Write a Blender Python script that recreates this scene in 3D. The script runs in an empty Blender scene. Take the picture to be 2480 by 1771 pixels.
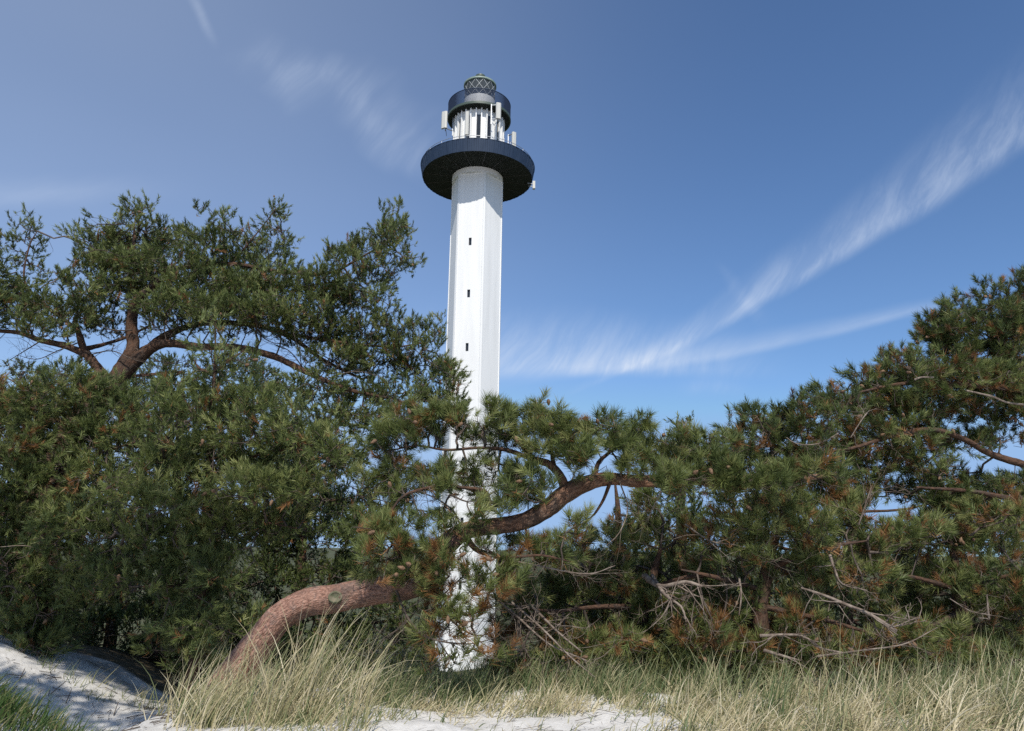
import bpy, math
import numpy as np
from mathutils import Matrix, Vector

# ------------------------------------------------------------------ camera
scene = bpy.context.scene
TILT, ROLL, FPX, EYE = 14.0, 0.8, 1790.0, 1.65
cam_data = bpy.data.cameras.new('camera')
cam_data.sensor_width = 36.0
cam_data.lens = FPX / 2480.0 * 36.0
cam_data.clip_start = 0.05
cam_data.clip_end = 20000.0
cam = bpy.data.objects.new('camera', cam_data)
scene.collection.objects.link(cam)
CAM_M = Matrix.Rotation(math.radians(90 + TILT), 3, 'X') @ Matrix.Rotation(math.radians(ROLL), 3, 'Z')
cam.matrix_world = Matrix.Translation((0, 0, EYE)) @ CAM_M.to_4x4()
scene.camera = cam
CM = np.array(CAM_M)

# ------------------------------------------------------------------ light
SUN_EL, SUN_AZ = 47.0, 5.0            # azimuth seen from the tower: minus = left of the camera
world = bpy.data.worlds.new('World')
scene.world = world
world.use_nodes = True
world.cycles.sampling_method = 'MANUAL'
world.cycles.sample_map_resolution = 256
sun_data = bpy.data.lights.new('sun', 'SUN')
sun_data.energy = 4.2
sun_data.angle = math.radians(0.5)
sun_data.color = (1.0, 0.95, 0.87)
sun = bpy.data.objects.new('sun', sun_data)
scene.collection.objects.link(sun)
e, a = math.radians(SUN_EL), math.radians(SUN_AZ)
TO_SUN = Vector((math.sin(a) * math.cos(e), -math.cos(a) * math.cos(e), math.sin(e)))
sun.rotation_euler = TO_SUN.to_track_quat('Z', 'Y').to_euler()
sun.location = (0, -20, 30)
scene.view_settings.view_transform = 'Standard'
scene.view_settings.look = 'None'
scene.view_settings.exposure = 0.0
scene.view_settings.gamma = 1.0
scene.view_settings.use_curve_mapping = False
scene.cycles.use_denoising = False
scene.cycles.max_bounces = 5
scene.cycles.diffuse_bounces = 3
scene.cycles.glossy_bounces = 2
scene.cycles.transparent_max_bounces = 8
scene.cycles.caustics_reflective = False
scene.cycles.caustics_refractive = False


def direction(px, py):
    return CM @ np.array([(px - 1240.0) / FPX, -(py - 885.5) / FPX, -1.0])


def P(px, py, Y):
    """the point a measured picture position has at ground distance Y"""
    d = direction(px, py)
    return d * (Y / d[1]) + np.array([0, 0, EYE])


def uv_of(px, py):
    d = direction(px, py)
    return d[0] / d[1], d[2] / d[1]


# ------------------------------------------------------------------ node helpers
class NT:
    def __init__(self, tree):
        self.t = tree
        self.n = tree.nodes
        self.l = tree.links

    def put(self, sock, v):
        if isinstance(v, bpy.types.NodeSocket):
            self.l.new(v, sock)
        else:
            sock.default_value = v

    def math(self, op, a, b=0.0, c=0.0, clamp=False):
        m = self.n.new('ShaderNodeMath')
        m.operation = op
        m.use_clamp = clamp
        for i, v in enumerate((a, b, c)):
            self.put(m.inputs[i], v)
        return m.outputs[0]

    def mul(self, *v):
        r = v[0]
        for x in v[1:]:
            r = self.math('MULTIPLY', r, x)
        return r

    def add(self, *v):
        r = v[0]
        for x in v[1:]:
            r = self.math('ADD', r, x)
        return r

    def smooth(self, x, lo, hi, to0=0.0, to1=1.0):
        m = self.n.new('ShaderNodeMapRange')
        m.interpolation_type = 'SMOOTHSTEP'
        for i, v in enumerate((x, lo, hi, to0, to1)):
            self.put(m.inputs[i], v)
        return m.outputs[0]

    def noise(self, vec, scale, detail=4.0, rough=0.55, dist=0.0):
        m = self.n.new('ShaderNodeTexNoise')
        if vec is not None:
            self.l.new(vec, m.inputs['Vector'])
        m.inputs['Scale'].default_value = scale
        m.inputs['Detail'].default_value = detail
        m.inputs['Roughness'].default_value = rough
        m.inputs['Distortion'].default_value = dist
        return m.outputs['Fac']

    def comb(self, x, y, z=0.0):
        m = self.n.new('ShaderNodeCombineXYZ')
        for i, v in enumerate((x, y, z)):
            self.put(m.inputs[i], v)
        return m.outputs[0]

    def mix(self, fac, a, b):
        m = self.n.new('ShaderNodeMix')
        m.data_type = 'RGBA'
        self.put(m.inputs[0], fac)
        self.put(m.inputs[6], a)
        self.put(m.inputs[7], b)
        return m.outputs[2]

    def ramp(self, fac, stops):
        m = self.n.new('ShaderNodeValToRGB')
        el = m.color_ramp.elements
        while len(el) < len(stops):
            el.new(0.5)
        for k, (p, c) in enumerate(stops):
            el[k].position = p
            el[k].color = c
        self.put(m.inputs[0], fac)
        return m.outputs[0]

    def bump(self, h, strength, dist, normal=None):
        m = self.n.new('ShaderNodeBump')
        m.inputs['Strength'].default_value = strength
        m.inputs['Distance'].default_value = dist
        self.l.new(h, m.inputs['Height'])
        if normal:
            self.l.new(normal, m.inputs['Normal'])
        return m.outputs[0]


def C(r, g, b):
    return (r, g, b, 1.0)


# ------------------------------------------------------------------ sky
def build_sky():
    N = NT(world.node_tree)
    N.n.clear()
    out = N.n.new('ShaderNodeOutputWorld')
    bg = N.n.new('ShaderNodeBackground')
    sky = N.n.new('ShaderNodeTexSky')
    sky.sky_type = 'NISHITA'
    sky.sun_disc = False
    sky.sun_elevation = math.radians(SUN_EL)
    sky.sun_rotation = math.radians(180 - SUN_AZ)
    sky.altitude = 10
    sky.air_density = 1.0
    sky.dust_density = 0.3
    sky.ozone_density = 8.0
    tc = N.n.new('ShaderNodeTexCoord')
    sep = N.n.new('ShaderNodeSeparateXYZ')
    N.l.new(tc.outputs['Generated'], sep.inputs[0])
    dx, dy, dz = sep.outputs
    ysafe = N.math('MAXIMUM', dy, 0.05)
    u = N.math('DIVIDE', dx, ysafe)
    v = N.math('DIVIDE', dz, ysafe)
    front = N.smooth(dy, 0.3, 0.6)

    def noise2(vec, scale, detail, rough=0.55):
        f = N.noise(vec, scale, detail, rough)
        f.node.noise_dimensions = '2D'
        return f
    # cloud-deck coordinates, the same over the whole dome
    zs = N.math('ADD', N.math('MAXIMUM', dz, 0.0), 0.12)
    deck = N.comb(N.math('DIVIDE', dx, zs), N.math('DIVIDE', dy, zs))
    veil = noise2(deck, 0.55, 3.0)
    uv = N.comb(u, v)
    warp = N.math('SUBTRACT', noise2(uv, 6.0, 2.0), 0.5)

    def fibres(angle, scale, squash):
        mp = N.n.new('ShaderNodeMapping')
        mp.vector_type = 'TEXTURE'
        mp.inputs['Rotation'].default_value = (0, 0, math.radians(angle))
        mp.inputs['Scale'].default_value = (1.0 / squash, 1.0, 1)
        N.l.new(N.comb(N.add(u, N.mul(warp, 0.10)), N.add(v, N.mul(warp, 0.06))), mp.inputs[0])
        return N.smooth(noise2(mp.outputs[0], scale, 6.0, 0.66), 0.28, 0.74)
    fib_a, fib_b = fibres(58, 34.0, 0.18), fibres(18, 15.0, 0.3)

    def streak(p0, p1, wd, wu, strength, fib, floor, curve=0.0, fade=(0.12, 0.2), wamp=0.02):
        """a cirrus streak between two sky directions: sharp lower side (wd), feathered upper side (wu)"""
        (u0, v0), (u1, v1) = uv_of(*p0), uv_of(*p1)
        L = math.hypot(u1 - u0, v1 - v0)
        ex, ey = (u1 - u0) / L, (v1 - v0) / L
        du, dv = N.math('SUBTRACT', u, u0), N.math('SUBTRACT', v, v0)
        t = N.add(N.mul(du, ex / L), N.mul(dv, ey / L))
        s = N.add(N.mul(du, -ey), N.mul(dv, ex), N.mul(warp, wamp))
        if curve:
            s = N.add(s, N.mul(t, N.math('SUBTRACT', 1.0, t), curve))
        lo = N.math('MAXIMUM', N.add(wd[0], N.mul(t, wd[1] - wd[0])), 0.002)
        hi = N.math('MAXIMUM', N.add(wu[0], N.mul(t, wu[1] - wu[0])), 0.002)
        prof = N.mul(N.smooth(N.math('DIVIDE', s, lo), -1.0, 1.0), N.smooth(N.math('DIVIDE', s, hi), 0.0, 1.0, 1.0, 0.0))
        ends = N.mul(N.smooth(t, -fade[0], fade[0]), N.smooth(t, 1.0 - fade[1], 1.0 + fade[1], 1.0, 0.0))
        return N.mul(prof, ends, N.add(floor, N.mul(fib, 1.0 - floor)), strength)

    parts = [
        streak((1480, 920), (2600, 270), (0.004, 0.020), (0.020, 0.150), 0.44, fib_a, 0.35, curve=0.075, fade=(0.1, 0.3)),
        streak((1850, 760), (1770, 665), (0.022, 0.012), (0.030, 0.020), 0.20, fib_a, 0.3, fade=(0.4, 0.5), wamp=0.05),
        streak((1300, 925), (2300, 738), (0.008, 0.006), (0.050, 0.022), 0.40, fib_b, 0.55, curve=0.055, fade=(0.15, 0.25), wamp=0.012),
        streak((1080, 912), (1720, 905), (0.010, 0.010), (0.125, 0.095), 0.50, fib_a, 0.35, fade=(0.25, 0.4)),
        streak((1660, 955), (1790, 945), (0.012, 0.012), (0.034, 0.034), 0.16, fib_a, 0.3, fade=(0.4, 0.4)),
        streak((510, 85), (470, -25), (0.008, 0.010), (0.016, 0.02), 0.26, fib_b, 0.5, fade=(0.4, 0.5)),
        streak((620, 170), (1060, 400), (0.030, 0.050), (0.08, 0.10), 0.24, fib_a, 0.4, fade=(0.25, 0.25), wamp=0.15),
        streak((-150, 500), (330, 480), (0.020, 0.02), (0.06, 0.05), 0.16, fib_b, 0.5, fade=(0.3, 0.5)),
    ]
    c = parts[0]
    for p in parts[1:]:
        c = N.add(c, p)
    c = N.mul(c, front)
    # thin high veil, thicker toward the west
    c = N.add(c, N.mul(N.smooth(dx, 0.38, -0.60), N.add(0.12, N.mul(veil, 0.20))))
    c = N.math('MINIMUM', c, 0.85)
    cl = N.n.new('ShaderNodeVectorMath')          # colour cap cuts the bright horizon glow to pale blue
    cl.operation = 'MINIMUM'
    N.l.new(sky.outputs[0], cl.inputs[0])
    cl.inputs[1].default_value = (2.35, 3.75, 6.1)
    col = N.mix(c, cl.outputs[0], C(5.0, 5.7, 6.9))
    N.l.new(col, bg.inputs['Color'])
    bg.inputs['Strength'].default_value = 0.134
    N.l.new(bg.outputs[0], out.inputs[0])


build_sky()


# ------------------------------------------------------------------ materials
def material(name, col=(0.5, 0.5, 0.5), rough=0.6, metal=0.0, spec=0.5):
    m = bpy.data.materials.new(name)
    m.use_nodes = True
    b = m.node_tree.nodes['Principled BSDF']
    b.inputs['Base Color'].default_value = (*col, 1)
    b.inputs['Roughness'].default_value = rough
    b.inputs['Metallic'].default_value = metal
    b.inputs['Specular IOR Level'].default_value = spec
    return m, NT(m.node_tree), b


def weathered(name, c0, c1, scale, rough=0.6, bump=0.15, dist=0.01, spec=0.4, stretch=(1, 1, 1)):
    m, N, b = material(name, c0, rough, spec=spec)
    tc = N.n.new('ShaderNodeTexCoord')
    mp = N.n.new('ShaderNodeMapping')
    mp.inputs['Scale'].default_value = stretch
    N.l.new(tc.outputs['Object'], mp.inputs[0])
    f = N.noise(mp.outputs[0], scale, 6.0, 0.65)
    N.l.new(N.mix(N.smooth(f, 0.35, 0.7), C(*c0), C(*c1)), b.inputs['Base Color'])
    if bump:
        N.l.new(N.bump(N.noise(tc.outputs['Object'], scale * 6, 5.0, 0.6), bump, dist), b.inputs['Normal'])
    return m


def needle_material():
    m, N, b = material('pine_needles', (0.05, 0.08, 0.03), 0.5, spec=0.35)
    at = N.n.new('ShaderNodeAttribute')
    at.attribute_name = 'tint'
    ad = N.n.new('ShaderNodeAttribute')
    ad.attribute_name = 'dead'
    green = N.ramp(at.outputs['Fac'], [(0.0, C(0.056, 0.080, 0.026)), (0.35, C(0.108, 0.140, 0.042)),
                                       (0.7, C(0.185, 0.220, 0.068)), (1.0, C(0.290, 0.300, 0.110))])
    dead = N.ramp(at.outputs['Fac'], [(0.0, C(0.14, 0.075, 0.035)), (0.5, C(0.26, 0.125, 0.045)), (1.0, C(0.36, 0.19, 0.075))])
    col = N.mix(ad.outputs['Fac'], green, dead)
    N.l.new(col, b.inputs['Base Color'])
    tr = N.n.new('ShaderNodeBsdfTranslucent')
    N.l.new(col, tr.inputs['Color'])
    mx = N.n.new('ShaderNodeMixShader')
    mx.inputs[0].default_value = 0.22
    N.l.new(b.outputs[0], mx.inputs[1])
    N.l.new(tr.outputs[0], mx.inputs[2])
    N.l.new(mx.outputs[0], N.n['Material Output'].inputs[0])
    return m


def blade_material(name, stops):
    m, N, b = material(name, (0.2, 0.2, 0.1), 0.55, spec=0.3)
    at = N.n.new('ShaderNodeAttribute')
    at.attribute_name = 'tint'
    col = N.ramp(at.outputs['Fac'], stops)
    N.l.new(col, b.inputs['Base Color'])
    tr = N.n.new('ShaderNodeBsdfTranslucent')
    N.l.new(col, tr.inputs['Color'])
    mx = N.n.new('ShaderNodeMixShader')
    mx.inputs[0].default_value = 0.3
    N.l.new(b.outputs[0], mx.inputs[1])
    N.l.new(tr.outputs[0], mx.inputs[2])
    N.l.new(mx.outputs[0], N.n['Material Output'].inputs[0])
    return m


def bark_material(name, dark, mid, light, grey, scale, stretch, bump_d):
    m, N, b = material(name, mid, 0.85, spec=0.2)
    tc = N.n.new('ShaderNodeTexCoord')
    at = N.n.new('ShaderNodeAttribute')
    at.attribute_name = 'bark_uv'          # around, along the limb, in metres
    mp = N.n.new('ShaderNodeMapping')
    mp.inputs['Scale'].default_value = stretch
    N.l.new(at.outputs['Vector'], mp.inputs[0])
    vo = N.n.new('ShaderNodeTexVoronoi')
    vo.feature = 'DISTANCE_TO_EDGE'
    vo.inputs['Scale'].default_value = scale
    warp = N.n.new('ShaderNodeTexNoise')
    warp.inputs['Scale'].default_value = scale * 0.8
    warp.inputs['Detail'].default_value = 4
    N.l.new(mp.outputs[0], warp.inputs['Vector'])
    va = N.n.new('ShaderNodeVectorMath')
    va.operation = 'MULTIPLY_ADD'
    N.l.new(warp.outputs['Color'], va.inputs[0])
    va.inputs[1].default_value = (0.9 / scale,) * 3
    N.l.new(mp.outputs[0], va.inputs[2])
    N.l.new(va.outputs[0], vo.inputs['Vector'])
    crack = N.smooth(vo.outputs['Distance'], 0.0, 0.30)
    fine = N.noise(va.outputs[0], scale * 1.7, 8.0, 0.75)
    patch = N.noise(tc.outputs['Object'], 6.0, 7.0, 0.75, 0.6)
    broad = N.noise(tc.outputs['Object'], 3.2, 4.0, 0.6)
    c = N.mix(N.smooth(fine, 0.3, 0.75), C(*mid), C(*light))
    c = N.mix(N.mul(N.smooth(patch, 0.50, 0.62), 0.65), c, C(*grey))
    c = N.mix(N.mul(N.smooth(broad, 0.50, 0.7), 0.7), c, C(*[0.6 * x + 0.4 * y for x, y in zip(dark, grey)]))
    c = N.mix(N.mul(N.math('SUBTRACT', 1.0, crack), N.smooth(fine, 0.60, 0.36, 0.0, 0.75)), c, C(*dark))
    N.l.new(c, b.inputs['Base Color'])
    h = N.add(N.mul(crack, 0.45), N.mul(fine, 1.2), N.mul(patch, 0.8))
    N.l.new(N.bump(h, 0.9, bump_d), b.inputs['Normal'])
    return m


M_NEEDLE = needle_material()
M_BARK_RED = bark_material('pine_bark_red', (0.060, 0.038, 0.030), (0.310, 0.148, 0.102), (0.54, 0.335, 0.255), (0.24, 0.185, 0.16), 40.0, (1.0, 0.40, 1), 0.016)
M_BARK_SHADE_MID = bark_material('pine_bark_shaded_brown', (0.045, 0.029, 0.022), (0.195, 0.098, 0.060), (0.34, 0.20, 0.13), (0.15, 0.125, 0.10), 26.0, (1.0, 0.4, 1), 0.016)  # brown bark darkened in its colour for the shade of foliage above
M_BARK_SHADE_DARK = bark_material('pine_bark_shaded_dark', (0.024, 0.018, 0.014), (0.080, 0.043, 0.028), (0.150, 0.085, 0.054), (0.08, 0.068, 0.058), 26.0, (1.0, 0.4, 1), 0.010)  # limb bark with the shade under the crowns put into its colour
M_TWIG = weathered('twig_bark', (0.055, 0.042, 0.033), (0.15, 0.115, 0.090), 9.0, 0.85, 0)
M_DEAD = weathered('dead_wood', (0.13, 0.095, 0.072), (0.30, 0.245, 0.20), 14.0, 0.85, 0.3, 0.004)
M_CONE = weathered('pine_cone', (0.12, 0.070, 0.040), (0.26, 0.16, 0.09), 40.0, 0.8, 0.5, 0.004)
M_WHITE = weathered('white_render', (0.83, 0.83, 0.81), (0.76, 0.76, 0.74), 1.3, 0.75, 0.2, 0.012, 0.3, (1.6, 1.6, 0.12))
M_WHITE2 = material('white_paint', (0.80, 0.80, 0.78), 0.55)[0]
M_BLUE = weathered('blue_cladding', (0.018, 0.036, 0.072), (0.028, 0.048, 0.088), 2.5, 0.6, 0, spec=0.35, stretch=(1, 1, .4))
M_UNDER = weathered('dark_soffit', (0.016, 0.019, 0.017), (0.026, 0.030, 0.026), 1.2, 0.75, 0, spec=0.2)
M_COPPER = weathered('green_copper', (0.17, 0.23, 0.19), (0.27, 0.34, 0.29), 2.5, 0.5, 0, spec=0.5)
M_DARKGREEN = material('dark_green_paint', (0.06, 0.085, 0.065), 0.5)[0]
M_GREY = material('pale_grey_plastic', (0.55, 0.54, 0.49), 0.5)[0]
M_STEEL = material('galvanised_steel', (0.34, 0.35, 0.36), 0.45, 0.6)[0]
M_RAIL = material('navy_railing', (0.014, 0.024, 0.050), 0.8, spec=0.1)[0]
M_BARS = material('grey_glazing_bar', (0.36, 0.38, 0.38), 0.6)[0]
M_WINDOW = material('dark_window_glass', (0.020, 0.022, 0.026), 0.08, spec=0.6)[0]
M_FRAME = material('dark_frame', (0.035, 0.03, 0.03), 0.5)[0]


def glass_material():
    m, N, b = material('lantern_glass', (0.2, 0.22, 0.24), 0.05)
    t = N.n.new('ShaderNodeBsdfTransparent')
    t.inputs['Color'].default_value = C(0.62, 0.66, 0.70)
    mx = N.n.new('ShaderNodeMixShader')
    mx.inputs[0].default_value = 0.28
    N.l.new(t.outputs[0], mx.inputs[1])
    N.l.new(b.outputs[0], mx.inputs[2])
    N.l.new(mx.outputs[0], N.n['Material Output'].inputs[0])
    return m


M_GLASS = glass_material()
M_LENS = material('lantern_optic', (0.20, 0.22, 0.24), 0.2, 0.2)[0]


# ------------------------------------------------------------------ mesh helpers
def mesh_np(name, verts, faces, k, attrs=None, smooth=False):
    """fast mesh from arrays: verts (n,3), faces (m,k)"""
    me = bpy.data.meshes.new(name)
    verts = np.ascontiguousarray(verts, np.float32)
    faces = np.ascontiguousarray(faces, np.int32)
    me.vertices.add(len(verts))
    me.vertices.foreach_set('co', verts.ravel())
    me.loops.add(faces.size)
    me.loops.foreach_set('vertex_index', faces.ravel())
    me.polygons.add(len(faces))
    me.polygons.foreach_set('loop_start', np.arange(0, faces.size, k, dtype=np.int32))
    me.polygons.foreach_set('loop_total', np.full(len(faces), k, np.int32))
    if smooth:
        me.polygons.foreach_set('use_smooth', np.ones(len(faces), bool))
    for nm, (typ, arr) in (attrs or {}).items():
        at = me.attributes.new(nm, typ, 'POINT')
        at.data.foreach_set('vector' if typ == 'FLOAT_VECTOR' else 'value', np.ascontiguousarray(arr, np.float32).ravel())
    me.update(calc_edges=True)
    return me


def obj(name, me, mat, parent=None, loc=None):
    o = bpy.data.objects.new(name, me)
    scene.collection.objects.link(o)
    if mat is not None:
        me.materials.clear()
        me.materials.append(mat)
    if parent is not None:
        o.parent = parent
    if loc is not None:
        o.location = loc
    return o


def tag(o, label=None, cat=None, group=None, kind=None):
    for k, v in (('label', label), ('category', cat), ('group', group), ('kind', kind)):
        if v:
            o[k] = v
    return o


def thing(name, label, cat, loc, group=None, rz=0.0):
    o = bpy.data.objects.new(name, None)
    o.empty_display_size = 0.3
    scene.collection.objects.link(o)
    o.location = loc
    o.rotation_euler = (0, 0, rz)
    return tag(o, label, cat, group)


def poly(name, verts, faces, smooth=False):
    me = bpy.data.meshes.new(name)
    me.from_pydata([tuple(v) for v in verts], [], faces)
    if smooth:
        me.polygons.foreach_set('use_smooth', np.ones(len(faces), bool))
    me.update()
    return me


def lathe(name, prof, n=72, smooth=True, closed=False):
    """prof: list of (r, z), turned round the z axis"""
    v, f = [], []
    for r, z in prof:
        for i in range(n):
            t = 2 * math.pi * i / n
            v.append((r * math.sin(t), -r * math.cos(t), z))
    m = len(prof)
    for j in range(m if closed else m - 1):
        for i in range(n):
            i2 = (i + 1) % n
            j2 = (j + 1) % m
            f.append((j * n + i, j * n + i2, j2 * n + i2, j2 * n + i))
    me = poly(name, v, f, False)
    if smooth:
        me.polygons.foreach_set('use_smooth', np.ones(len(f), bool))
        me.set_sharp_from_angle(angle=math.radians(35))
    return me


class Boxes:
    """collects oriented boxes into one mesh"""
    def __init__(self):
        self.v, self.f = [], []

    def box(self, c, half, M=None):
        b = len(self.v)
        M = np.eye(3) if M is None else np.asarray(M)
        for sx in (-1, 1):
            for sy in (-1, 1):
                for sz in (-1, 1):
                    self.v.append(np.asarray(c) + M @ (np.array([sx, sy, sz]) * half))
        for q in ((0, 1, 3, 2), (4, 6, 7, 5), (0, 4, 5, 1), (2, 3, 7, 6), (0, 2, 6, 4), (1, 5, 7, 3)):
            self.f.append(tuple(b + i for i in q))
        return self

    def bar(self, p, q, w, d=None):
        p, q = np.asarray(p, float), np.asarray(q, float)
        z = q - p
        L = np.linalg.norm(z)
        z /= L
        up = np.array([0, 0, 1.0]) if abs(z[2]) < 0.95 else np.array([0, 1.0, 0])
        x = np.cross(up, z)
        x /= np.linalg.norm(x)
        y = np.cross(z, x)
        return self.box((p + q) / 2, (w / 2, (d or w) / 2, L / 2), np.stack([x, y, z], 1))

    def mesh(self, name):
        return poly(name, self.v, self.f)


def tube(name, pts, radii, sides=12, rng=None, lump=0.0, cap=True, step=None):
    """a limb through pts with radii, smoothed, with lumpy bark"""
    pts, radii = np.asarray(pts, float), np.asarray(radii, float)
    pts, radii = smooth_path(pts, radii, step or max(0.055, radii.mean() * 0.6))
    n = len(pts)
    tan = np.gradient(pts, axis=0)
    tan /= np.linalg.norm(tan, axis=1)[:, None]
    ref = np.array([0.3, 0.9, 0.1])
    x = ref - tan[0] * ref.dot(tan[0])
    x /= np.linalg.norm(x)
    X = np.zeros((n, 3))
    for i in range(n):
        x = x - tan[i] * x.dot(tan[i])
        x /= np.linalg.norm(x)
        X[i] = x
    Yv = np.cross(tan, X)
    th = np.linspace(0, 2 * np.pi, sides, endpoint=False)
    R = radii[:, None] * np.ones(sides)
    s = np.concatenate([[0], np.cumsum(np.linalg.norm(np.diff(pts, axis=0), axis=1))])
    if rng is not None and lump:
        for k in range(7):
            fq, ka, ph, am = rng.uniform(0.8, 14), rng.integers(0, 6), rng.uniform(0, 6.28), rng.uniform(.3, 1)
            R = R * (1 + lump * am * 0.45 * np.sin(s[:, None] * fq + th * ka + ph))
        R = R * (1 + lump * 0.35 * rng.standard_normal(R.shape))
    V = pts[:, None, :] + R[..., None] * (np.cos(th)[None, :, None] * X[:, None] + np.sin(th)[None, :, None] * Yv[:, None])
    V = V.reshape(-1, 3)
    i, j = np.meshgrid(np.arange(n - 1), np.arange(sides), indexing='ij')
    j2 = (j + 1) % sides
    F = np.stack([i * sides + j, i * sides + j2, (i + 1) * sides + j2, (i + 1) * sides + j], -1).reshape(-1, 4)
    uvw = np.stack([np.cos(th)[None] * R, np.sin(th)[None] * R, np.repeat(s[:, None], sides, 1)], -1).reshape(-1, 3)
    bark = np.stack([uvw[:, 0], uvw[:, 2], uvw[:, 1]], 1)
    if cap:
        c = len(V)
        V = np.vstack([V, pts[-1] + tan[-1] * radii[-1] * 0.5])
        bark = np.vstack([bark, [0, s[-1], 0]])
        base = (n - 1) * sides
        F = np.vstack([F, np.stack([base + np.arange(0, sides, 2), base + (np.arange(0, sides, 2) + 1) % sides,
                                    base + (np.arange(0, sides, 2) + 2) % sides, np.full((sides + 1) // 2, c)], 1)])
    return V, F, bark, pts, radii


def smooth_path(pts, radii, step):
    """Catmull-Rom through the points, resampled"""
    p = np.vstack([2 * pts[0] - pts[1], pts, 2 * pts[-1] - pts[-2]])
    out, ro = [], []
    for i in range(len(pts) - 1):
        a, b, c, d = p[i:i + 4]
        L = np.linalg.norm(c - b)
        k = max(2, int(L / step))
        t = np.linspace(0, 1, k, endpoint=False)[:, None]
        out.append(0.5 * (2 * b + (c - a) * t + (2 * a - 5 * b + 4 * c - d) * t ** 2 + (3 * b - a - 3 * c + d) * t ** 3))
        ro.append(radii[i] + (radii[i + 1] - radii[i]) * t[:, 0])
    return np.vstack(out + [pts[-1:]]), np.concatenate(ro + [radii[-1:]])


def segs_mesh(name, A, B, ra, rb, base):
    """three-sided twigs along many segments, one mesh"""
    A, B = np.asarray(A), np.asarray(B)
    d = B - A
    L = np.linalg.norm(d, axis=1)
    ok = L > 1e-4
    A, B, ra, rb, d = A[ok], B[ok], ra[ok], rb[ok], d[ok] / L[ok][:, None]
    ref = np.where(np.abs(d[:, 2:3]) < 0.9, [[0, 0, 1.0]], [[1.0, 0, 0]])
    x = np.cross(ref, d)
    x /= np.linalg.norm(x, axis=1)[:, None]
    y = np.cross(d, x)
    V = []
    for P0, r in ((A, ra), (B, rb)):
        for k in range(3):
            t = 2 * math.pi * k / 3
            V.append(P0 + r[:, None] * (math.cos(t) * x + math.sin(t) * y))
    V = np.stack(V, 1).reshape(-1, 3) - base
    b = (np.arange(len(A)) * 6)[:, None]
    F = np.concatenate([b + np.array([[k, (k + 1) % 3, 3 + (k + 1) % 3, 3 + k]]) for k in range(3)])
    return mesh_np(name, V, F, 4)


def smoothstep(a, b, x):
    t = np.clip((np.asarray(x, float) - a) / (b - a), 0, 1)
    return t * t * (3 - 2 * t)


# ------------------------------------------------------------------ ground
def ground_z(x, y):
    x, y = np.asarray(x, float), np.asarray(y, float)
    dip = np.exp(-((x + 3.7) / 0.75) ** 2)
    z = (0.30 - 0.22 * dip) * smoothstep(1.5, 7.0, y)
    z = z - 0.155 * np.maximum(y - 7.8, 0) * (y < 48.5) - 0.155 * 40.7 * (y >= 48.5)
    z = z + 0.50 * smoothstep(-4.1, -6.2, x) * smoothstep(5.2, 8.3, y) * smoothstep(22, 10, y)
    z = z - 0.22 * smoothstep(-2.9, -3.9, x) * smoothstep(5.0, 6.2, y) * smoothstep(8.6, 7.0, y)
    z = z + 0.97 * np.exp(-(((x + 3.35) / 0.95) ** 2 + ((y - 4.1) / 0.95) ** 2))
    z = z + 0.05 * np.sin(x * 1.1 + 0.6) * np.sin(y * 0.8 + 1.0) + 0.02 * np.sin(x * 3.1 + y * 1.7)
    z = z + 0.10 * smoothstep(2.0, 6.0, x) * smoothstep(4, 7, y) * smoothstep(14, 9, y)
    return z


def ground_point(x, y):
    return np.array([x, y, float(ground_z(x, y))])


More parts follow.
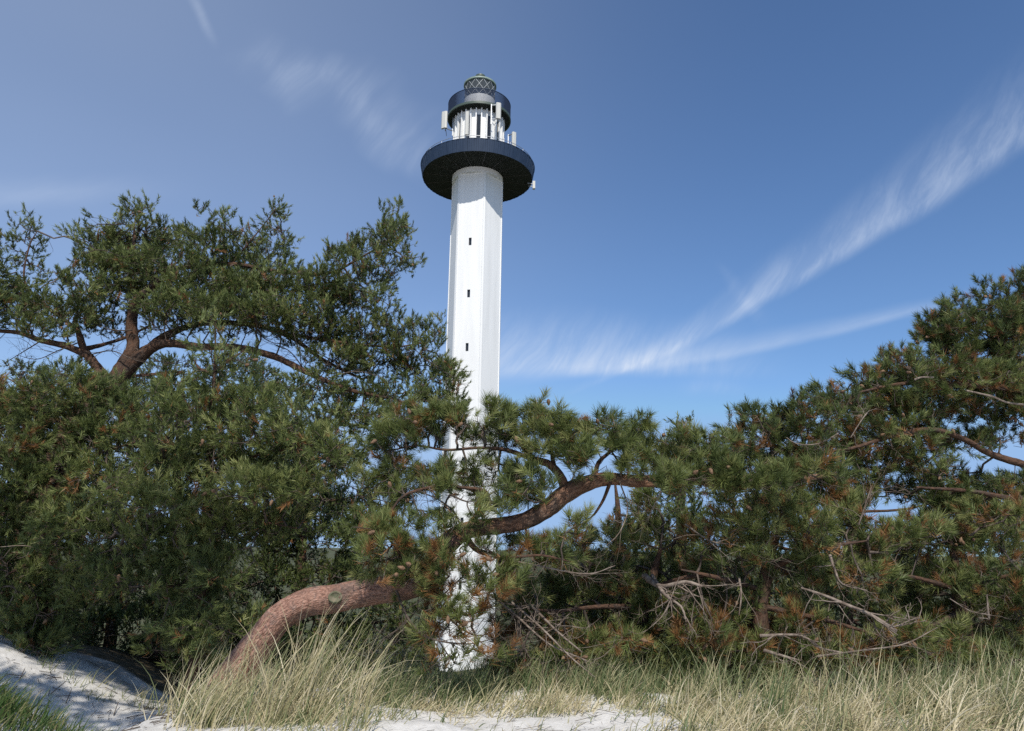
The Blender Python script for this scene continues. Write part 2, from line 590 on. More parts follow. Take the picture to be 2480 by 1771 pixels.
def build_ground():
    ax = np.concatenate([-np.geomspace(9000, 12, 22), np.linspace(-10, 12, 150), np.geomspace(13.5, 9000, 22)])
    ay = np.concatenate([-np.geomspace(9000, 5, 16), np.linspace(-4, 14, 121), np.linspace(15, 60, 46), np.geomspace(66, 12000, 20)])
    X, Y = np.meshgrid(ax, ay, indexing='ij')
    Z = ground_z(X, np.clip(Y, -50, 9000))
    near = smoothstep(12, 9, Y)
    r = np.random.default_rng(3)
    for k in range(26):      # wind ripples and foot-trodden hollows in the sand
        fx, fy, ph = r.uniform(-7, 7), r.uniform(3, 14), r.uniform(0, 6.3)
        Z += near * 0.0042 * np.sin(X * fx + Y * fy + ph)
    nx, ny = len(ax), len(ay)
    V = np.stack([X, Y, Z], -1).reshape(-1, 3)
    i, j = np.meshgrid(np.arange(nx - 1), np.arange(ny - 1), indexing='ij')
    F = np.stack([i * ny + j, (i + 1) * ny + j, (i + 1) * ny + j + 1, i * ny + j + 1], -1).reshape(-1, 4)
    me = mesh_np('dune', V, F, 4, smooth=True)
    m, N, b = material('dune_sand', (0.55, 0.52, 0.47), 0.9, spec=0.15)
    geo = N.n.new('ShaderNodeNewGeometry')
    sep = N.n.new('ShaderNodeSeparateXYZ')
    N.l.new(geo.outputs['Position'], sep.inputs[0])
    n1 = N.noise(geo.outputs['Position'], 1.6, 5.0, 0.6)
    n2 = N.noise(geo.outputs['Position'], 60.0, 5.0, 0.75)
    n3 = N.noise(geo.outputs['Position'], 9.0, 5.0, 0.6)
    sand = N.mix(N.smooth(n3, 0.3, 0.75), C(0.70, 0.675, 0.63), C(0.57, 0.545, 0.50))
    sand = N.mix(N.smooth(n2, 0.60, 0.80), sand, C(0.24, 0.20, 0.155))
    floor = N.mix(N.smooth(n3, 0.35, 0.65), C(0.045, 0.040, 0.022), C(0.11, 0.085, 0.05))
    heath = N.mix(N.smooth(n1, 0.35, 0.65), C(0.055, 0.075, 0.03), C(0.12, 0.11, 0.06))
    yy = N.add(sep.outputs[1], N.mul(N.math('SUBTRACT', n1, 0.5), 3.0))
    c = N.mix(N.smooth(yy, 8.9, 10.4), sand, floor)
    c = N.mix(N.smooth(yy, 24, 40), c, heath)
    N.l.new(c, b.inputs['Base Color'])
    h = N.add(N.mul(n3, 1.2), N.mul(n2, 0.35))
    N.l.new(N.bump(h, 0.6, 0.03), b.inputs['Normal'])
    o = obj('dune', me, m)
    tag(o, 'pale sandy dune ground sloping away behind its crest', None, None, 'structure')


build_ground()


# ------------------------------------------------------------------ lighthouse
TD = 54.0
TX = float(P(1163, 200, TD)[0])
TZ = float(ground_z(TX, TD)) - 0.05


def zat(py, Y, px=1163):
    return float(P(px, py, Y)[2])


def rpx(r, Y, z):
    """metres that r picture units span at distance Y and height z"""
    d = np.array([TX, Y, z - EYE])
    return r / FPX * float(-(CM.T @ d)[2])


def build_lighthouse():
    t = thing('lighthouse', 'tall slender white six-sided lighthouse with two dark blue galleries and glazed lantern', 'lighthouse', (TX, TD, TZ))
    B0 = math.radians(19)
    RC = 2.06

    def z(py, Y):
        return zat(py, Y) - TZ
    Rb = rpx(132, TD, 30)
    Rt = rpx(137, TD, 31)
    zb = z(365, TD - Rb)
    zp = z(335, TD - Rt)
    Ru = rpx(76, TD, 36)
    zu0, zu1 = z(249.5, TD - Ru), z(244.5, TD - Ru)
    Rl = rpx(36.5, TD, 40)
    Rr = rpx(39.5, TD, 40)
    zg0 = z(226, TD - Rl)
    zr0, zr1 = z(187.5, TD - Rr), z(183.5, TD - Rr)
    ztop = z(177.0, TD - 0.5)
    Rd = rpx(60, TD, 33)
    # shaft: hexagonal prism with recessed slit openings in the face toward the dune
    corners = [(RC * math.sin(B0 + k * math.pi / 3), -RC * math.cos(B0 + k * math.pi / 3)) for k in range(6)]
    zc = zb - 0.42
    apo = RC * math.cos(math.pi / 6)
    na = B0 - math.pi / 6                     # heading of the windowed face
    nrm = np.array([math.sin(na), -math.cos(na)])
    tng = np.array([math.cos(na), math.sin(na)])
    wz = [zat(py, TD - apo) - TZ for py in (585, 711, 841, 977)]
    stp = wz[2] - wz[3]
    while wz[-1] - stp > 3.0:
        wz.append(wz[-1] - stp)
    WW, WH, REC = 0.11, 0.31, 0.18
    v, f = [], []

    def vid(p):
        v.append(p)
        return len(v) - 1
    for k in range(6):
        a, b = corners[k], corners[(k + 1) % 6]
        if k != 5:
            f.append([vid((*a, 0)), vid((*b, 0)), vid((*b, zc)), vid((*a, zc))])
        else:
            A, Bc = np.array(a), np.array(b)
            mid = (A + Bc) / 2
            L, R_ = mid - tng * WW, mid + tng * WW

            def quad(p, q, z0, z1):
                f.append([vid((*p, z0)), vid((*q, z0)), vid((*q, z1)), vid((*p, z1))])
            # corners run with increasing angle: a is on the left, b on the right of the face
            quad(A, L, 0, zc)
            quad(R_, Bc, 0, zc)
            zs = sorted(wz)
            prev = 0
            for w in zs:
                quad(L, R_, prev, w - WH)
                Li, Ri = L - nrm * REC, R_ - nrm * REC
                for (p, pi, q, qi) in ((L, Li, None, None), (R_, Ri, None, None)):
                    f.append([vid((*p, w - WH)), vid((*pi, w - WH)), vid((*pi, w + WH)), vid((*p, w + WH))])
                for zz in (w - WH, w + WH):
                    f.append([vid((*L, zz)), vid((*R_, zz)), vid((*Ri, zz)), vid((*Li, zz))])
                prev = w + WH
            quad(L, R_, prev, zc)
    obj('shaft', poly('shaft', v, f), M_WHITE, t)
    for w in wz:
        c = np.array([*((np.array(corners[5]) + np.array(corners[0])) / 2 - nrm * (REC - 0.02)), w])
        Mx = np.stack([np.array([*tng, 0]), np.array([*nrm, 0]), [0, 0, 1]], 1)
        win = obj('window', Boxes().box(c, (WW, 0.015, WH), Mx).mesh('window'), M_WINDOW, t)
        fr = Boxes()
        for s in (-1, 1):
            fr.box(c + Mx @ np.array([s * (WW - 0.015), 0.03, 0]), (0.015, 0.02, WH), Mx)
            fr.box(c + Mx @ np.array([0, 0.03, s * (WH - 0.015)]), (WW - 0.03, 0.02, 0.015), Mx)
        obj('frame', fr.mesh('frame'), M_FRAME, win)
    for k in range(6):        # raised corner strips
        th = B0 + k * math.pi / 3
        Mx = np.array([[math.cos(th), math.sin(th), 0], [math.sin(th), -math.cos(th), 0], [0, 0, 1]]).T
        Mx = np.stack([[math.cos(th), math.sin(th), 0], [math.sin(th), -math.cos(th), 0], [0, 0, 1]], 1)
        obj('corner_strip', Boxes().box((corners[k][0] * 0.985, corners[k][1] * 0.985, zc / 2), (0.075, 0.05, zc / 2 - 0.01), Mx).mesh('corner_strip'), M_WHITE2, t)
    obj('plinth', poly('plinth', [(1.12 * c[0], 1.12 * c[1], zz) for zz in (-0.6, 0.9) for c in corners] ,
                       [(k, (k + 1) % 6, 6 + (k + 1) % 6, 6 + k) for k in range(6)] + [tuple(range(6, 12))]), M_WHITE, t)
    obj('collar', lathe('collar', [(RC * 0.88, zc - 0.012), (RC * 0.985, zc - 0.012), (RC * 0.985, zb + 0.02)], 72), M_WHITE, t)
    # lower gallery: flat dark soffit in panels, flared parapet clad in boards
    zf = zb + 0.22
    obj('soffit', lathe('soffit', [(RC - 0.1, zb + 0.05), (RC - 0.1, zb), (Rb - 0.05, zb), (Rb - 0.05, zb + 0.05)], 96), M_UNDER, t)
    seams = Boxes()
    for k in range(16):
        th = 2 * math.pi * (k + 0.5) / 16
        d = np.array([math.sin(th), -math.cos(th), 0])
        seams.bar(d * (RC + 0.1) + [0, 0, zb - 0.006], d * (Rb - 0.1) + [0, 0, zb - 0.006], 0.05, 0.02)
    obj('soffit_seams', seams.mesh('soffit_seams'), M_FRAME, t)
    obj('gallery_floor', lathe('gallery_floor', [(1.2, zf), (Rb - 0.02, zf)], 96), M_UNDER, t)
    nb = 168
    slats = Boxes()
    for k in range(nb):
        th = 2 * math.pi * k / nb
        d = np.array([math.sin(th), -math.cos(th), 0])
        tn = np.array([math.cos(th), math.sin(th), 0])
        lo, hi = d * Rb + [0, 0, zb - 0.04], d * Rt + [0, 0, zp]
        zz = (hi - lo) / np.linalg.norm(hi - lo)
        nn = np.cross(tn, zz)
        w = math.pi * Rt / nb * 0.93
        off = nn * (0.008 * ((k * 7) % 5 - 2))
        slats.box((lo + hi) / 2 + off, (w, 0.025, np.linalg.norm(hi - lo) / 2), np.stack([tn, nn, zz], 1))
    cl = obj('parapet_boards', slats.mesh('parapet_boards'), M_BLUE, t)
    cl['kind'] = 'stuff'
    obj('parapet_back', lathe('parapet_back', [(Rb - 0.045, zb - 0.01), (Rt - 0.045, zp - 0.03), (Rt - 0.10, zp - 0.03), (Rb - 0.10, zb - 0.01)], 96, closed=True), M_UNDER, t)
    obj('parapet_cap', lathe('parapet_cap', [(Rt - 0.13, zp - 0.02), (Rt + 0.04, zp - 0.02), (Rt + 0.04, zp + 0.02), (Rt - 0.13, zp + 0.02)], 96, closed=True), M_BLUE, t)
    rail = Boxes()
    nr = 40
    for k in range(nr):
        a0, a1 = 2 * math.pi * k / nr, 2 * math.pi * (k + 1) / nr
        p = np.array([math.sin(a0) * (Rt - .12), -math.cos(a0) * (Rt - .12), zp + .30])
        q = np.array([math.sin(a1) * (Rt - .12), -math.cos(a1) * (Rt - .12), zp + .30])
        rail.bar(p, q, 0.03)
        if k % 2 == 0:
            rail.bar(p, p - [0, 0, .32], 0.025)
    obj('wire_rail', rail.mesh('wire_rail'), M_STEEL, t)
    # drum between the galleries, ribbed with fins, narrow windows between them
    obj('drum', lathe('drum', [(Rd - 0.12, zf), (Rd - 0.12, zu0)], 96), M_WHITE2, t)
    nf = 30
    for k in range(nf):
        th = B0 + 2 * math.pi * (k + 0.1) / nf
        d = np.array([math.sin(th), -math.cos(th), 0])
        tn = np.array([math.cos(th), math.sin(th), 0])
        Mx = np.stack([tn, d, [0, 0, 1]], 1)
        obj('fin', Boxes().box(d * (Rd - 0.02) + [0, 0, (zf + zu0) / 2 + .0], (0.045, 0.11, (zu0 - zf) / 2 - 0.01), Mx).mesh('fin'), M_WHITE2, t)
        if k % 2 == 0:
            th2 = th + math.pi / nf
            d = np.array([math.sin(th2), -math.cos(th2), 0])
            tn = np.array([math.cos(th2), math.sin(th2), 0])
            Mx = np.stack([tn, d, [0, 0, 1]], 1)
            h = (zu0 - zf)
            obj('window', Boxes().box(d * (Rd - 0.115) + [0, 0, zf + h * 0.52], (0.145, 0.03, h * 0.36), Mx).mesh('window'), M_WINDOW, t)
    # upper gallery
    obj('upper_soffit', lathe('upper_soffit', [(Rd - 0.2, zu0 - 0.10), (Ru - 0.55, zu0 - 0.10), (Ru - 0.08, zu0), (Ru - 0.08, zu0 + .03)], 96), M_UNDER, t)
    obj('gallery_rim', lathe('gallery_rim', [(Ru - 0.085, zu0 - .004), (Ru + 0.02, zu0 - .004), (Ru + 0.02, zu1), (Ru - 0.085, zu1)], 96, closed=True), M_DARKGREEN, t)
    obj('upper_floor', lathe('upper_floor', [(0.2, zu1 - 0.01), (Ru - 0.08, zu1 - 0.01)], 96), M_UNDER, t)
    bars = Boxes()
    zr = zu1 + 1.15
    nbar = 230
    for k in range(nbar):
        th = 2 * math.pi * k / nbar
        d = np.array([math.sin(th), -math.cos(th), 0]) * (Ru - 0.03)
        bars.bar(d + [0, 0, zu1], d + [0, 0, zr], 0.040, 0.025)
    rb = obj('railing_bars', bars.mesh('railing_bars'), M_RAIL, t)
    rb['kind'] = 'stuff'
    obj('handrail', lathe('handrail', [(Ru - 0.06, zr), (Ru, zr), (Ru, zr + 0.04), (Ru - 0.06, zr + 0.04)], 96, closed=True), M_BLUE, t)
    # lantern
    obj('lantern_base', lathe('lantern_base', [(Rl + 0.03, zu1 - .005), (Rl + 0.03, zg0), (Rl - 0.08, zg0 + .01)], 72), M_WHITE2, t)
    obj('lantern_glass', lathe('lantern_glass', [(Rl - 0.02, zg0 + 0.02), (Rl - 0.02, zr0)], 72), M_GLASS, t)
    gb = Boxes()
    ng = 12
    hh = zr0 - zg0
    for s in (-1, 1):
        for k in range(ng):
            for j in range(8):
                a0 = 2 * math.pi * k / ng + s * (j / 8) * 2 * math.pi / ng * 1.5
                a1 = 2 * math.pi * k / ng + s * ((j + 1) / 8) * 2 * math.pi / ng * 1.5
                gb.bar((math.sin(a0) * Rl, -math.cos(a0) * Rl, zg0 + hh * j / 8), (math.sin(a1) * Rl, -math.cos(a1) * Rl, zg0 + hh * (j + 1) / 8), 0.034)
    obj('glazing_bars', gb.mesh('glazing_bars'), M_BARS, t)
    obj('optic', lathe('optic', [(0.02, zg0 + .1), (0.45, zg0 + .25), (0.62, zg0 + .5), (0.62, zg0 + hh * .6), (0.45, zg0 + hh * .78), (0.02, zg0 + hh * .86)], 24), M_LENS, t)
    roof = obj('lantern_roof', lathe('lantern_roof', [(0.02, zr0 - .01), (Rr - 0.03, zr0 - .01), (Rr, zr0 + .02), (Rr, zr1), (Rr - .1, zr1 + .06), (Rr * .72, zr1 + .28), (0.38, zr1 + .46)], 72), M_COPPER, t)
    obj('roof_vent', lathe('roof_vent', [(0.30, zr1 + .40), (0.30, ztop - .15), (0.44, ztop - .12), (0.42, ztop + .02), (0.2, ztop + .14), (0.01, ztop + .16)], 32), M_DARKGREEN, roof)

    # antennas and lamp fixed on the galleries: things of their own
    def sector(px0, py0, py1, Yoff, wpx, face, label, arm=None):
        Y = TD + Yoff
        c0, c1 = P(px0, py1, Y), P(px0, py0, Y)
        h = c1[2] - c0[2]
        w = rpx(wpx, Y, c0[2])
        g = thing('antenna_panel', label, 'antenna', tuple(c0), 'panel antennas on the lighthouse')
        th = math.radians(face)
        d = np.array([math.sin(th), -math.cos(th), 0])
        tn = np.array([math.cos(th), math.sin(th), 0])
        Mx = np.stack([tn, d, [0, 0, 1]], 1)
        pts, R2 = [], w / 2
        bm = [(-R2, -.09), (R2, -.09), (R2, .02), (R2 * .6, .09), (-R2 * .6, .09), (-R2, .02)]
        vv = [tn * p[0] + d * p[1] + np.array([0, 0, zz]) for zz in (0, h) for p in bm]
        ff = [tuple(range(5, -1, -1)), tuple(range(6, 12))] + [(k, (k + 1) % 6, 6 + (k + 1) % 6, 6 + k) for k in range(6)]
        obj('housing', poly('housing', vv, ff), M_GREY, g)
        pole = Boxes()
        pp = -d * 0.24
        pole.bar(pp - [0, 0, .1], pp + [0, 0, h + .12], 0.07)
        obj('pole', pole.mesh('pole'), M_STEEL, g)
        br = Boxes()
        for fz in (0.12, 0.88):
            if arm is None:
                obj('bracket', Boxes().bar(-d * .09 + [0, 0, h * fz], pp + [0, 0, h * fz], 0.06).mesh('bracket'), M_STEEL, g)
            else:
                br.bar(-d * .09 + [0, 0, h * fz], pp + [0, 0, h * fz], 0.06)
        if arm is not None:
            q = np.array(arm) - c0
            q[2] = 0
            for fz in (0.1, 1.0):
                br.bar(pp + [0, 0, h * fz], q + [0, 0, h * fz], 0.06)
            br.bar(q - [0, 0, .3], q + [0, 0, h + .1], 0.07)
        if arm is not None:
            obj('bracket', br.mesh('bracket'), M_STEEL, g)
        cab = Boxes()
        cab.bar(pp + [0.05, 0, -0.05], pp + [0.1, 0.1, -0.5], 0.04)
        obj('cable', cab.mesh('cable'), M_FRAME, g)

    def ring(px, py, Y):
        return P(px, py, Y)
    sector(1075, 271, 311, -1.2, 15, -25, 'grey panel antenna on bracket sticking out left of the upper gallery', arm=P(1097, 300, TD - 0.6))
    sector(1130, 271, 327, -2.6, 9.5, -12, 'tall narrow cream antenna standing before the ribbed drum of the lighthouse')
    sector(1207, 250, 288, -2.7, 12.5, 18, 'grey panel antenna raised on bracket before right side of upper gallery', arm=P(1190, 270, TD - 2.4))
    sector(1245, 321, 355, -1.0, 11, 32, 'grey panel antenna at right edge of the lower gallery', arm=P(1231, 330, TD - 0.5))
    # small lamp fitting on the outside of the lower gallery
    p = P(1293, 449, TD - 0.3)
    g = thing('flood_lamp', 'small pale lamp fitting hanging outside right rim of lower gallery', 'lamp', tuple(p))
    obj('lamp_body', Boxes().box((0, 0, 0), (.10, .14, .32)).mesh('lamp_body'), M_GREY, g)
    obj('arm', Boxes().bar((-.1, 0, .12), (-.5, .05, .2), .06).bar((-.1, 0, -.12), (-.42, .05, -.05), .05).mesh('arm'), M_STEEL, g)


build_lighthouse()


# ------------------------------------------------------------------ pines
def shoot_template(rng, n, length, needle, width, spread, tipbias=1.0):
    """one needled shoot along +z: returns (n,3,3) triangles and base position of each needle"""
    s = rng.uniform(0, 1, n) ** tipbias
    ang = np.radians(rng.normal(spread, 11, n)) * (1.05 - 0.55 * s)
    phi = rng.uniform(0, 2 * np.pi, n)
    d = np.stack([np.sin(ang) * np.cos(phi), np.sin(ang) * np.sin(phi), np.cos(ang)], 1)
    b = np.stack([np.zeros(n), np.zeros(n), s * length], 1) + d * 0.004
    L = needle * rng.uniform(0.75, 1.15, n)
    tip = b + d * L[:, None]
    tip[:, 2] += L * 0.06
    w = np.cross(d, rng.standard_normal((n, 3)))
    w /= np.linalg.norm(w, axis=1)[:, None]
    w *= width * 0.5
    return np.stack([b - w, b + w, tip], 1), s


def branch_obj(name, me, mat, parent, base):
    o = obj(name, me, mat, parent)
    return o


class Pine:
    def __init__(self, name, label, base, seed, shoot=0.17, needle=0.06, width=0.0042, count=60, spread=48,
                 dead=0.05, tint=(0.4, 0.2), up=0.6, group=None, tipbias=0.8, bare=0.35, twig_r=0.0022, sub=11):
        self.rng = np.random.default_rng(seed)
        self.base = np.asarray(base, float)
        self.root = thing(name, label, 'tree', tuple(self.base), group)
        self.nodes, self.nrad = [], []
        self.clumps = []
        self.__dict__.update(shoot=shoot, needle=needle, width=width, count=count, spread=spread, dead=dead, tint=tint,
                             up=up, tipbias=tipbias, bare=bare, twig_r=twig_r, sub=sub)

    def limb(self, pts, r, part='branch', mat=None, sides=10, lump=0.10, anchor=True):
        """pts: world points or (px,py,Y) triples given as tuples"""
        W = np.array([P(*p) if isinstance(p, tuple) else p for p in pts])
        r = np.interp(np.linspace(0, 1, len(W)), np.linspace(0, 1, len(r)), r) * (0.84 if part == 'branch' else 1.0)
        V, F, bark, path, rad = tube(part, W, r, sides, self.rng, lump)
        me = mesh_np(part, V - self.base, F, 4, {'bark_uv': ('FLOAT_VECTOR', bark)}, True)
        o = obj(part, me, mat or M_BARK_SHADE_DARK, self.root)
        if anchor:
            k = max(1, int(0.08 / max(1e-3, np.linalg.norm(np.diff(path, axis=0), axis=1).mean())))
            self.nodes += list(path[::k])
            self.nrad += list(rad[::k])
        return o

    def clump(self, px, py, Y, rx, ry, rd=None, dens=1.0, dead=None, tint=0.0):
        self.clumps.append((px, py, Y, rx, ry, rd, dens, dead, tint))

    def grow(self):
        rng = self.rng
        tips, cen, deadp, tnt, barep, subs, cdir, ctint = [], [], [], [], [], [], [], []
        for (px, py, Y, rx, ry, rd, dens, dead, tint) in self.clumps:
            c = P(px, py, Y)
            k = Y / (FPX * 0.98)
            ax = np.array([rx * k, rd if rd else 0.8 * rx * k, ry * k])
            area = math.pi * ax[0] * ax[2]
            n = max(5, int(dens * DENS * area / (self.shoot * self.needle * 1.5)))
            per = 5
            m = max(2, n // per)
            q = rng.standard_normal((m * 3, 3))
            q /= np.linalg.norm(q, axis=1)[:, None]
            keep = rng.uniform(0, 1, len(q)) < np.clip(0.62 + 0.55 * q[:, 2], 0.12, 1)
            q = q[keep][:m]
            rr = rng.uniform(0.25, 1.06, len(q)) ** 0.5
            cc = c + q * rr[:, None] * ax
            k = rng.integers(0, len(cc), n)
            dc = 0.5 * q + self.up * np.array([0, 0, 1.0]) + 0.35 * rng.standard_normal(q.shape)
            dc /= np.linalg.norm(dc, axis=1)[:, None]
            off = rng.standard_normal((n, 3)) * self.shoot * 0.42
            off -= dc[k] * (np.abs((off * dc[k]).sum(1)) * 0.6)[:, None]
            pts = cc[k] + off
            cdir.append(dc[k] + 2.2 * off)
            ctint.append(rng.normal(0, 0.10, len(cc))[k])
            tips.append(pts)
            cen.append(np.repeat(c[None], len(pts), 0))
            deadp += [self.dead if dead is None else dead] * len(pts)
            tnt += [tint] * len(pts)
            nb = int(len(pts) * self.bare)
            qb = rng.standard_normal((nb, 3))
            qb /= np.linalg.norm(qb, axis=1)[:, None]
            qb[:, 2] = -np.abs(qb[:, 2]) * 1.0
            barep.append(c + qb * ax * (rng.uniform(0.1, 1.15, nb) ** 0.6)[:, None])
            ns = max(2, len(pts) // self.sub)
            qs = rng.standard_normal((ns, 3)) * 0.42
            qs[:, 2] -= 0.12
            subs.append(np.vstack([c[None], c + qs * ax]))
        tips, cen, subs, barep = np.vstack(tips), np.vstack(cen), np.vstack(subs), np.vstack(barep)
        deadp, tnt = np.array(deadp), np.array(tnt) + np.concatenate(ctint)
        cdir = np.vstack(cdir)
        nT, nS, nB = len(tips), len(subs), len(barep)
        n0 = len(self.nodes)
        cap = n0 + 3 * nS + 2 * (nT + nB)
        nd = np.zeros((cap, 3))
        par = np.full(cap, -1, int)
        pl = np.zeros(cap)
        nd[:n0] = self.nodes
        cnt = n0
        sk = nd[:n0].copy()

        def order(pt):
            dmin = np.concatenate([np.sqrt(((pt[i:i + 400, None] - sk[None]) ** 2).sum(-1)).min(1) for i in range(0, len(pt), 400)])
            return np.argsort(dmin)

        leaf = {}
        for stage, arr in (('s', subs), ('t', tips), ('b', barep)):
            lim = None if stage != 'b' else cnt
            for i in order(arr):
                p = arr[i]
                m = cnt if lim is None else lim
                d = np.sqrt(((nd[:m] - p) ** 2).sum(1))
                j = int(np.argmin(d + (0.45 if stage == 's' else 0.25) * pl[:m]))
                L = d[j]
                if stage == 's':
                    last = j
                    for fr in (0.36, 0.7, 1.0):
                        w = nd[j] + (p - nd[j]) * fr
                        if fr < 1:
                            w = w + rng.standard_normal(3) * L * 0.07 + np.array([0, 0, -0.06 * L * math.sin(fr * 3)])
                        nd[cnt], par[cnt], pl[cnt] = w, last, pl[j] + L * fr
                        last = cnt
                        cnt += 1
                elif L < 0.22:
                    nd[cnt], par[cnt], pl[cnt] = p, j, pl[j] + L
                    if stage == 't':
                        leaf[i] = cnt
                    cnt += 1
                else:
                    w = nd[j] + (p - nd[j]) * 0.55 + rng.standard_normal(3) * L * 0.13 + np.array([0, 0, -0.08 * L])
                    nd[cnt], par[cnt], pl[cnt] = w, j, pl[j] + L * 0.55
                    nd[cnt + 1], par[cnt + 1], pl[cnt + 1] = p, cnt, pl[j] + L
                    if stage == 't':
                        leaf[i] = cnt + 1
                    cnt += 2
        # thickness from how many tips hang on a node
        ld = np.ones(cnt)
        for i in range(cnt - 1, n0 - 1, -1):
            if par[i] >= n0:
                ld[par[i]] += ld[i]
        rad = self.twig_r * ld ** 0.40
        idx = np.arange(n0, cnt)
        pa = par[idx]
        ra = np.where(pa >= n0, rad[np.maximum(pa, 0)], rad[idx] * 1.15)
        ra = np.minimum(ra, rad[idx] * 1.8)
        me = segs_mesh('twigs', nd[pa], nd[idx], ra, rad[idx], self.base)
        tw = obj('twigs', me, M_TWIG, self.root)
        tw['kind'] = 'stuff'
        # needled shoots
        lf = np.array([leaf[i] for i in range(nT)])
        ddir = nd[lf] - nd[par[lf]]
        ddir /= np.linalg.norm(ddir, axis=1)[:, None] + 1e-9
        outw = tips - cen
        outw /= np.linalg.norm(outw, axis=1)[:, None] + 1e-9
        D = 0.25 * ddir + 0.9 * cdir + 0.22 * rng.standard_normal((nT, 3))
        D /= np.linalg.norm(D, axis=1)[:, None]
        self._needles(tips, D, deadp, tnt)
        return self

    def _needles(self, tips, D, deadp, tnt):
        rng = self.rng
        nT = len(tips)
        K = 8
        temps = [shoot_template(rng, self.count, self.shoot, self.needle, self.width, self.spread, self.tipbias) for _ in range(K)]
        which = rng.integers(0, K, nT)
        sc = rng.uniform(0.72, 1.25, nT)
        ref = rng.standard_normal((nT, 3))
        X = np.cross(ref, D)
        X /= np.linalg.norm(X, axis=1)[:, None]
        Yv = np.cross(D, X)
        R = np.stack([X, Yv, D], 2)
        tint = np.clip(rng.normal(self.tint[0], self.tint[1], nT) + tnt, 0, 1)
        isd = rng.uniform(0, 1, nT) < deadp
        part = np.clip(rng.normal(0.02 + 1.4 * deadp, 0.15, nT), 0, 0.75)     # dying share at the shoot's base
        Vs, Ts, Ds = [], [], []
        for k in range(K):
            m = np.nonzero(which == k)[0]
            if not len(m):
                continue
            T, s = temps[k]
            V = np.einsum('iab,ncb->inca', R[m], T) if False else np.einsum('iab,nb->ina', R[m], T.reshape(-1, 3))
            V = V * sc[m][:, None, None] + (tips[m] - D[m] * (self.shoot * 0.65 * sc[m])[:, None])[:, None, :]
            Vs.append(V.reshape(-1, 3))
            nn = T.shape[0]
            tt = np.clip(tint[m][:, None] + 0.30 * (s[None] - 0.55) + rng.normal(0, 0.09, (len(m), nn)), 0, 1)  # paler shoot tips: new growth, plus sunlit tips painted into the tint
            dd = (isd[m][:, None] | (s[None] < part[m][:, None] * rng.uniform(0, 1, (len(m), nn)))).astype(float)
            Ts.append(np.repeat(tt.reshape(-1), 3))
            Ds.append(np.repeat(dd.reshape(-1), 3))
        V = np.vstack(Vs) - self.base
        F = np.arange(len(V)).reshape(-1, 3)
        me = mesh_np('crown', V, F, 3, {'tint': ('FLOAT', np.concatenate(Ts)), 'dead': ('FLOAT', np.concatenate(Ds))})
        o = obj('crown', me, M_NEEDLE, self.root)
        STAT.append((self.root.name, nT, len(F)))

    def cones(self, n, size=0.028):
        rng = self.rng
        v, f = [], []
        prof = [(0.05, -1), (0.7, -.75), (1.0, -.2), (.85, .3), (.45, .8), (.03, 1.05)]
        for _ in range(n):
            c = self.clumps[rng.integers(len(self.clumps))]
            p = P(c[0] + rng.normal(0, .5) * c[3], c[1] + rng.normal(0, .5) * c[4], c[2] - 0.25)
            ax = rng.standard_normal(3) + np.array([0, -.3, -.3])
            ax /= np.linalg.norm(ax)
            x = np.cross(ax, rng.standard_normal(3))
            x /= np.linalg.norm(x)
            y = np.cross(ax, x)
            b = len(v)
            for (r, zz) in prof:
                for k in range(7):
                    th = 2 * math.pi * k / 7 + zz
                    v.append(p - self.base + size * (r * .72 * (math.cos(th) * x + math.sin(th) * y) * rng.uniform(.85, 1.1) + ax * zz * 1.2))
            for j in range(len(prof) - 1):
                for k in range(7):
                    f.append((b + j * 7 + k, b + j * 7 + (k + 1) % 7, b + (j + 1) * 7 + (k + 1) % 7, b + (j + 1) * 7 + k))
        o = obj('pine_cones', poly('pine_cones', v, f, True), M_CONE, self.root)
        o['kind'] = 'stuff'

    def dead_branch(self, pts, r, forks=6, label=None, mat=None, flen=0.35):
        """a bare grey branch with broken side twigs, one mesh"""
        rng = self.rng
        W = np.array([P(*p) for p in pts])
        V, F, bark, path, rad = tube('dead_branch', W, 0.72 * np.interp(np.linspace(0, 1, len(W)), [0, 1], r), 8, rng, 0.12)
        Vs, Fs, n = [V], [F], len(V)

        def side(p, d, L, rr, depth):
            nonlocal n
            q = [p]
            for k in range(4):
                d = d + rng.standard_normal(3) * 0.25
                d /= np.linalg.norm(d)
                q.append(q[-1] + d * L / 4)
            v, f, _, pp, _ = tube('t', np.array(q), np.linspace(rr, rr * .35, 5), 3, rng, 0.1, step=L / 4)
            Vs.append(v)
            Fs.append(f + n)
            n += len(v)
            if depth:
                for _ in range(rng.integers(1, 4)):
                    k = rng.integers(len(pp) // 3, len(pp))
                    side(pp[k], d + rng.standard_normal(3) * .8, L * .55, rr * .5, depth - 1)
        for _ in range(forks):
            k = rng.integers(len(path) // 6, len(path))
            tn = path[min(k + 1, len(path) - 1)] - path[max(k - 1, 0)]
            tn /= np.linalg.norm(tn)
            side(path[k], tn * .7 + rng.standard_normal(3) * .7, flen * rng.uniform(.5, 1.2), rad[k] * .5, 2)
        me = mesh_np('dead_branch', np.vstack(Vs) - self.base, np.vstack(Fs), 4, None, True)
        o = obj('dead_branch', me, mat or M_DEAD, self.root)
        if label:
            o['label'] = label
        return o


STAT = []
DENS = 4.35


def gp(px, Y, sink=0.1):
    """ground point under picture column px at distance Y"""
    x = float(P(px, 1300, Y)[0])
    g = ground_point(x, Y)
    g[2] -= sink
    return g


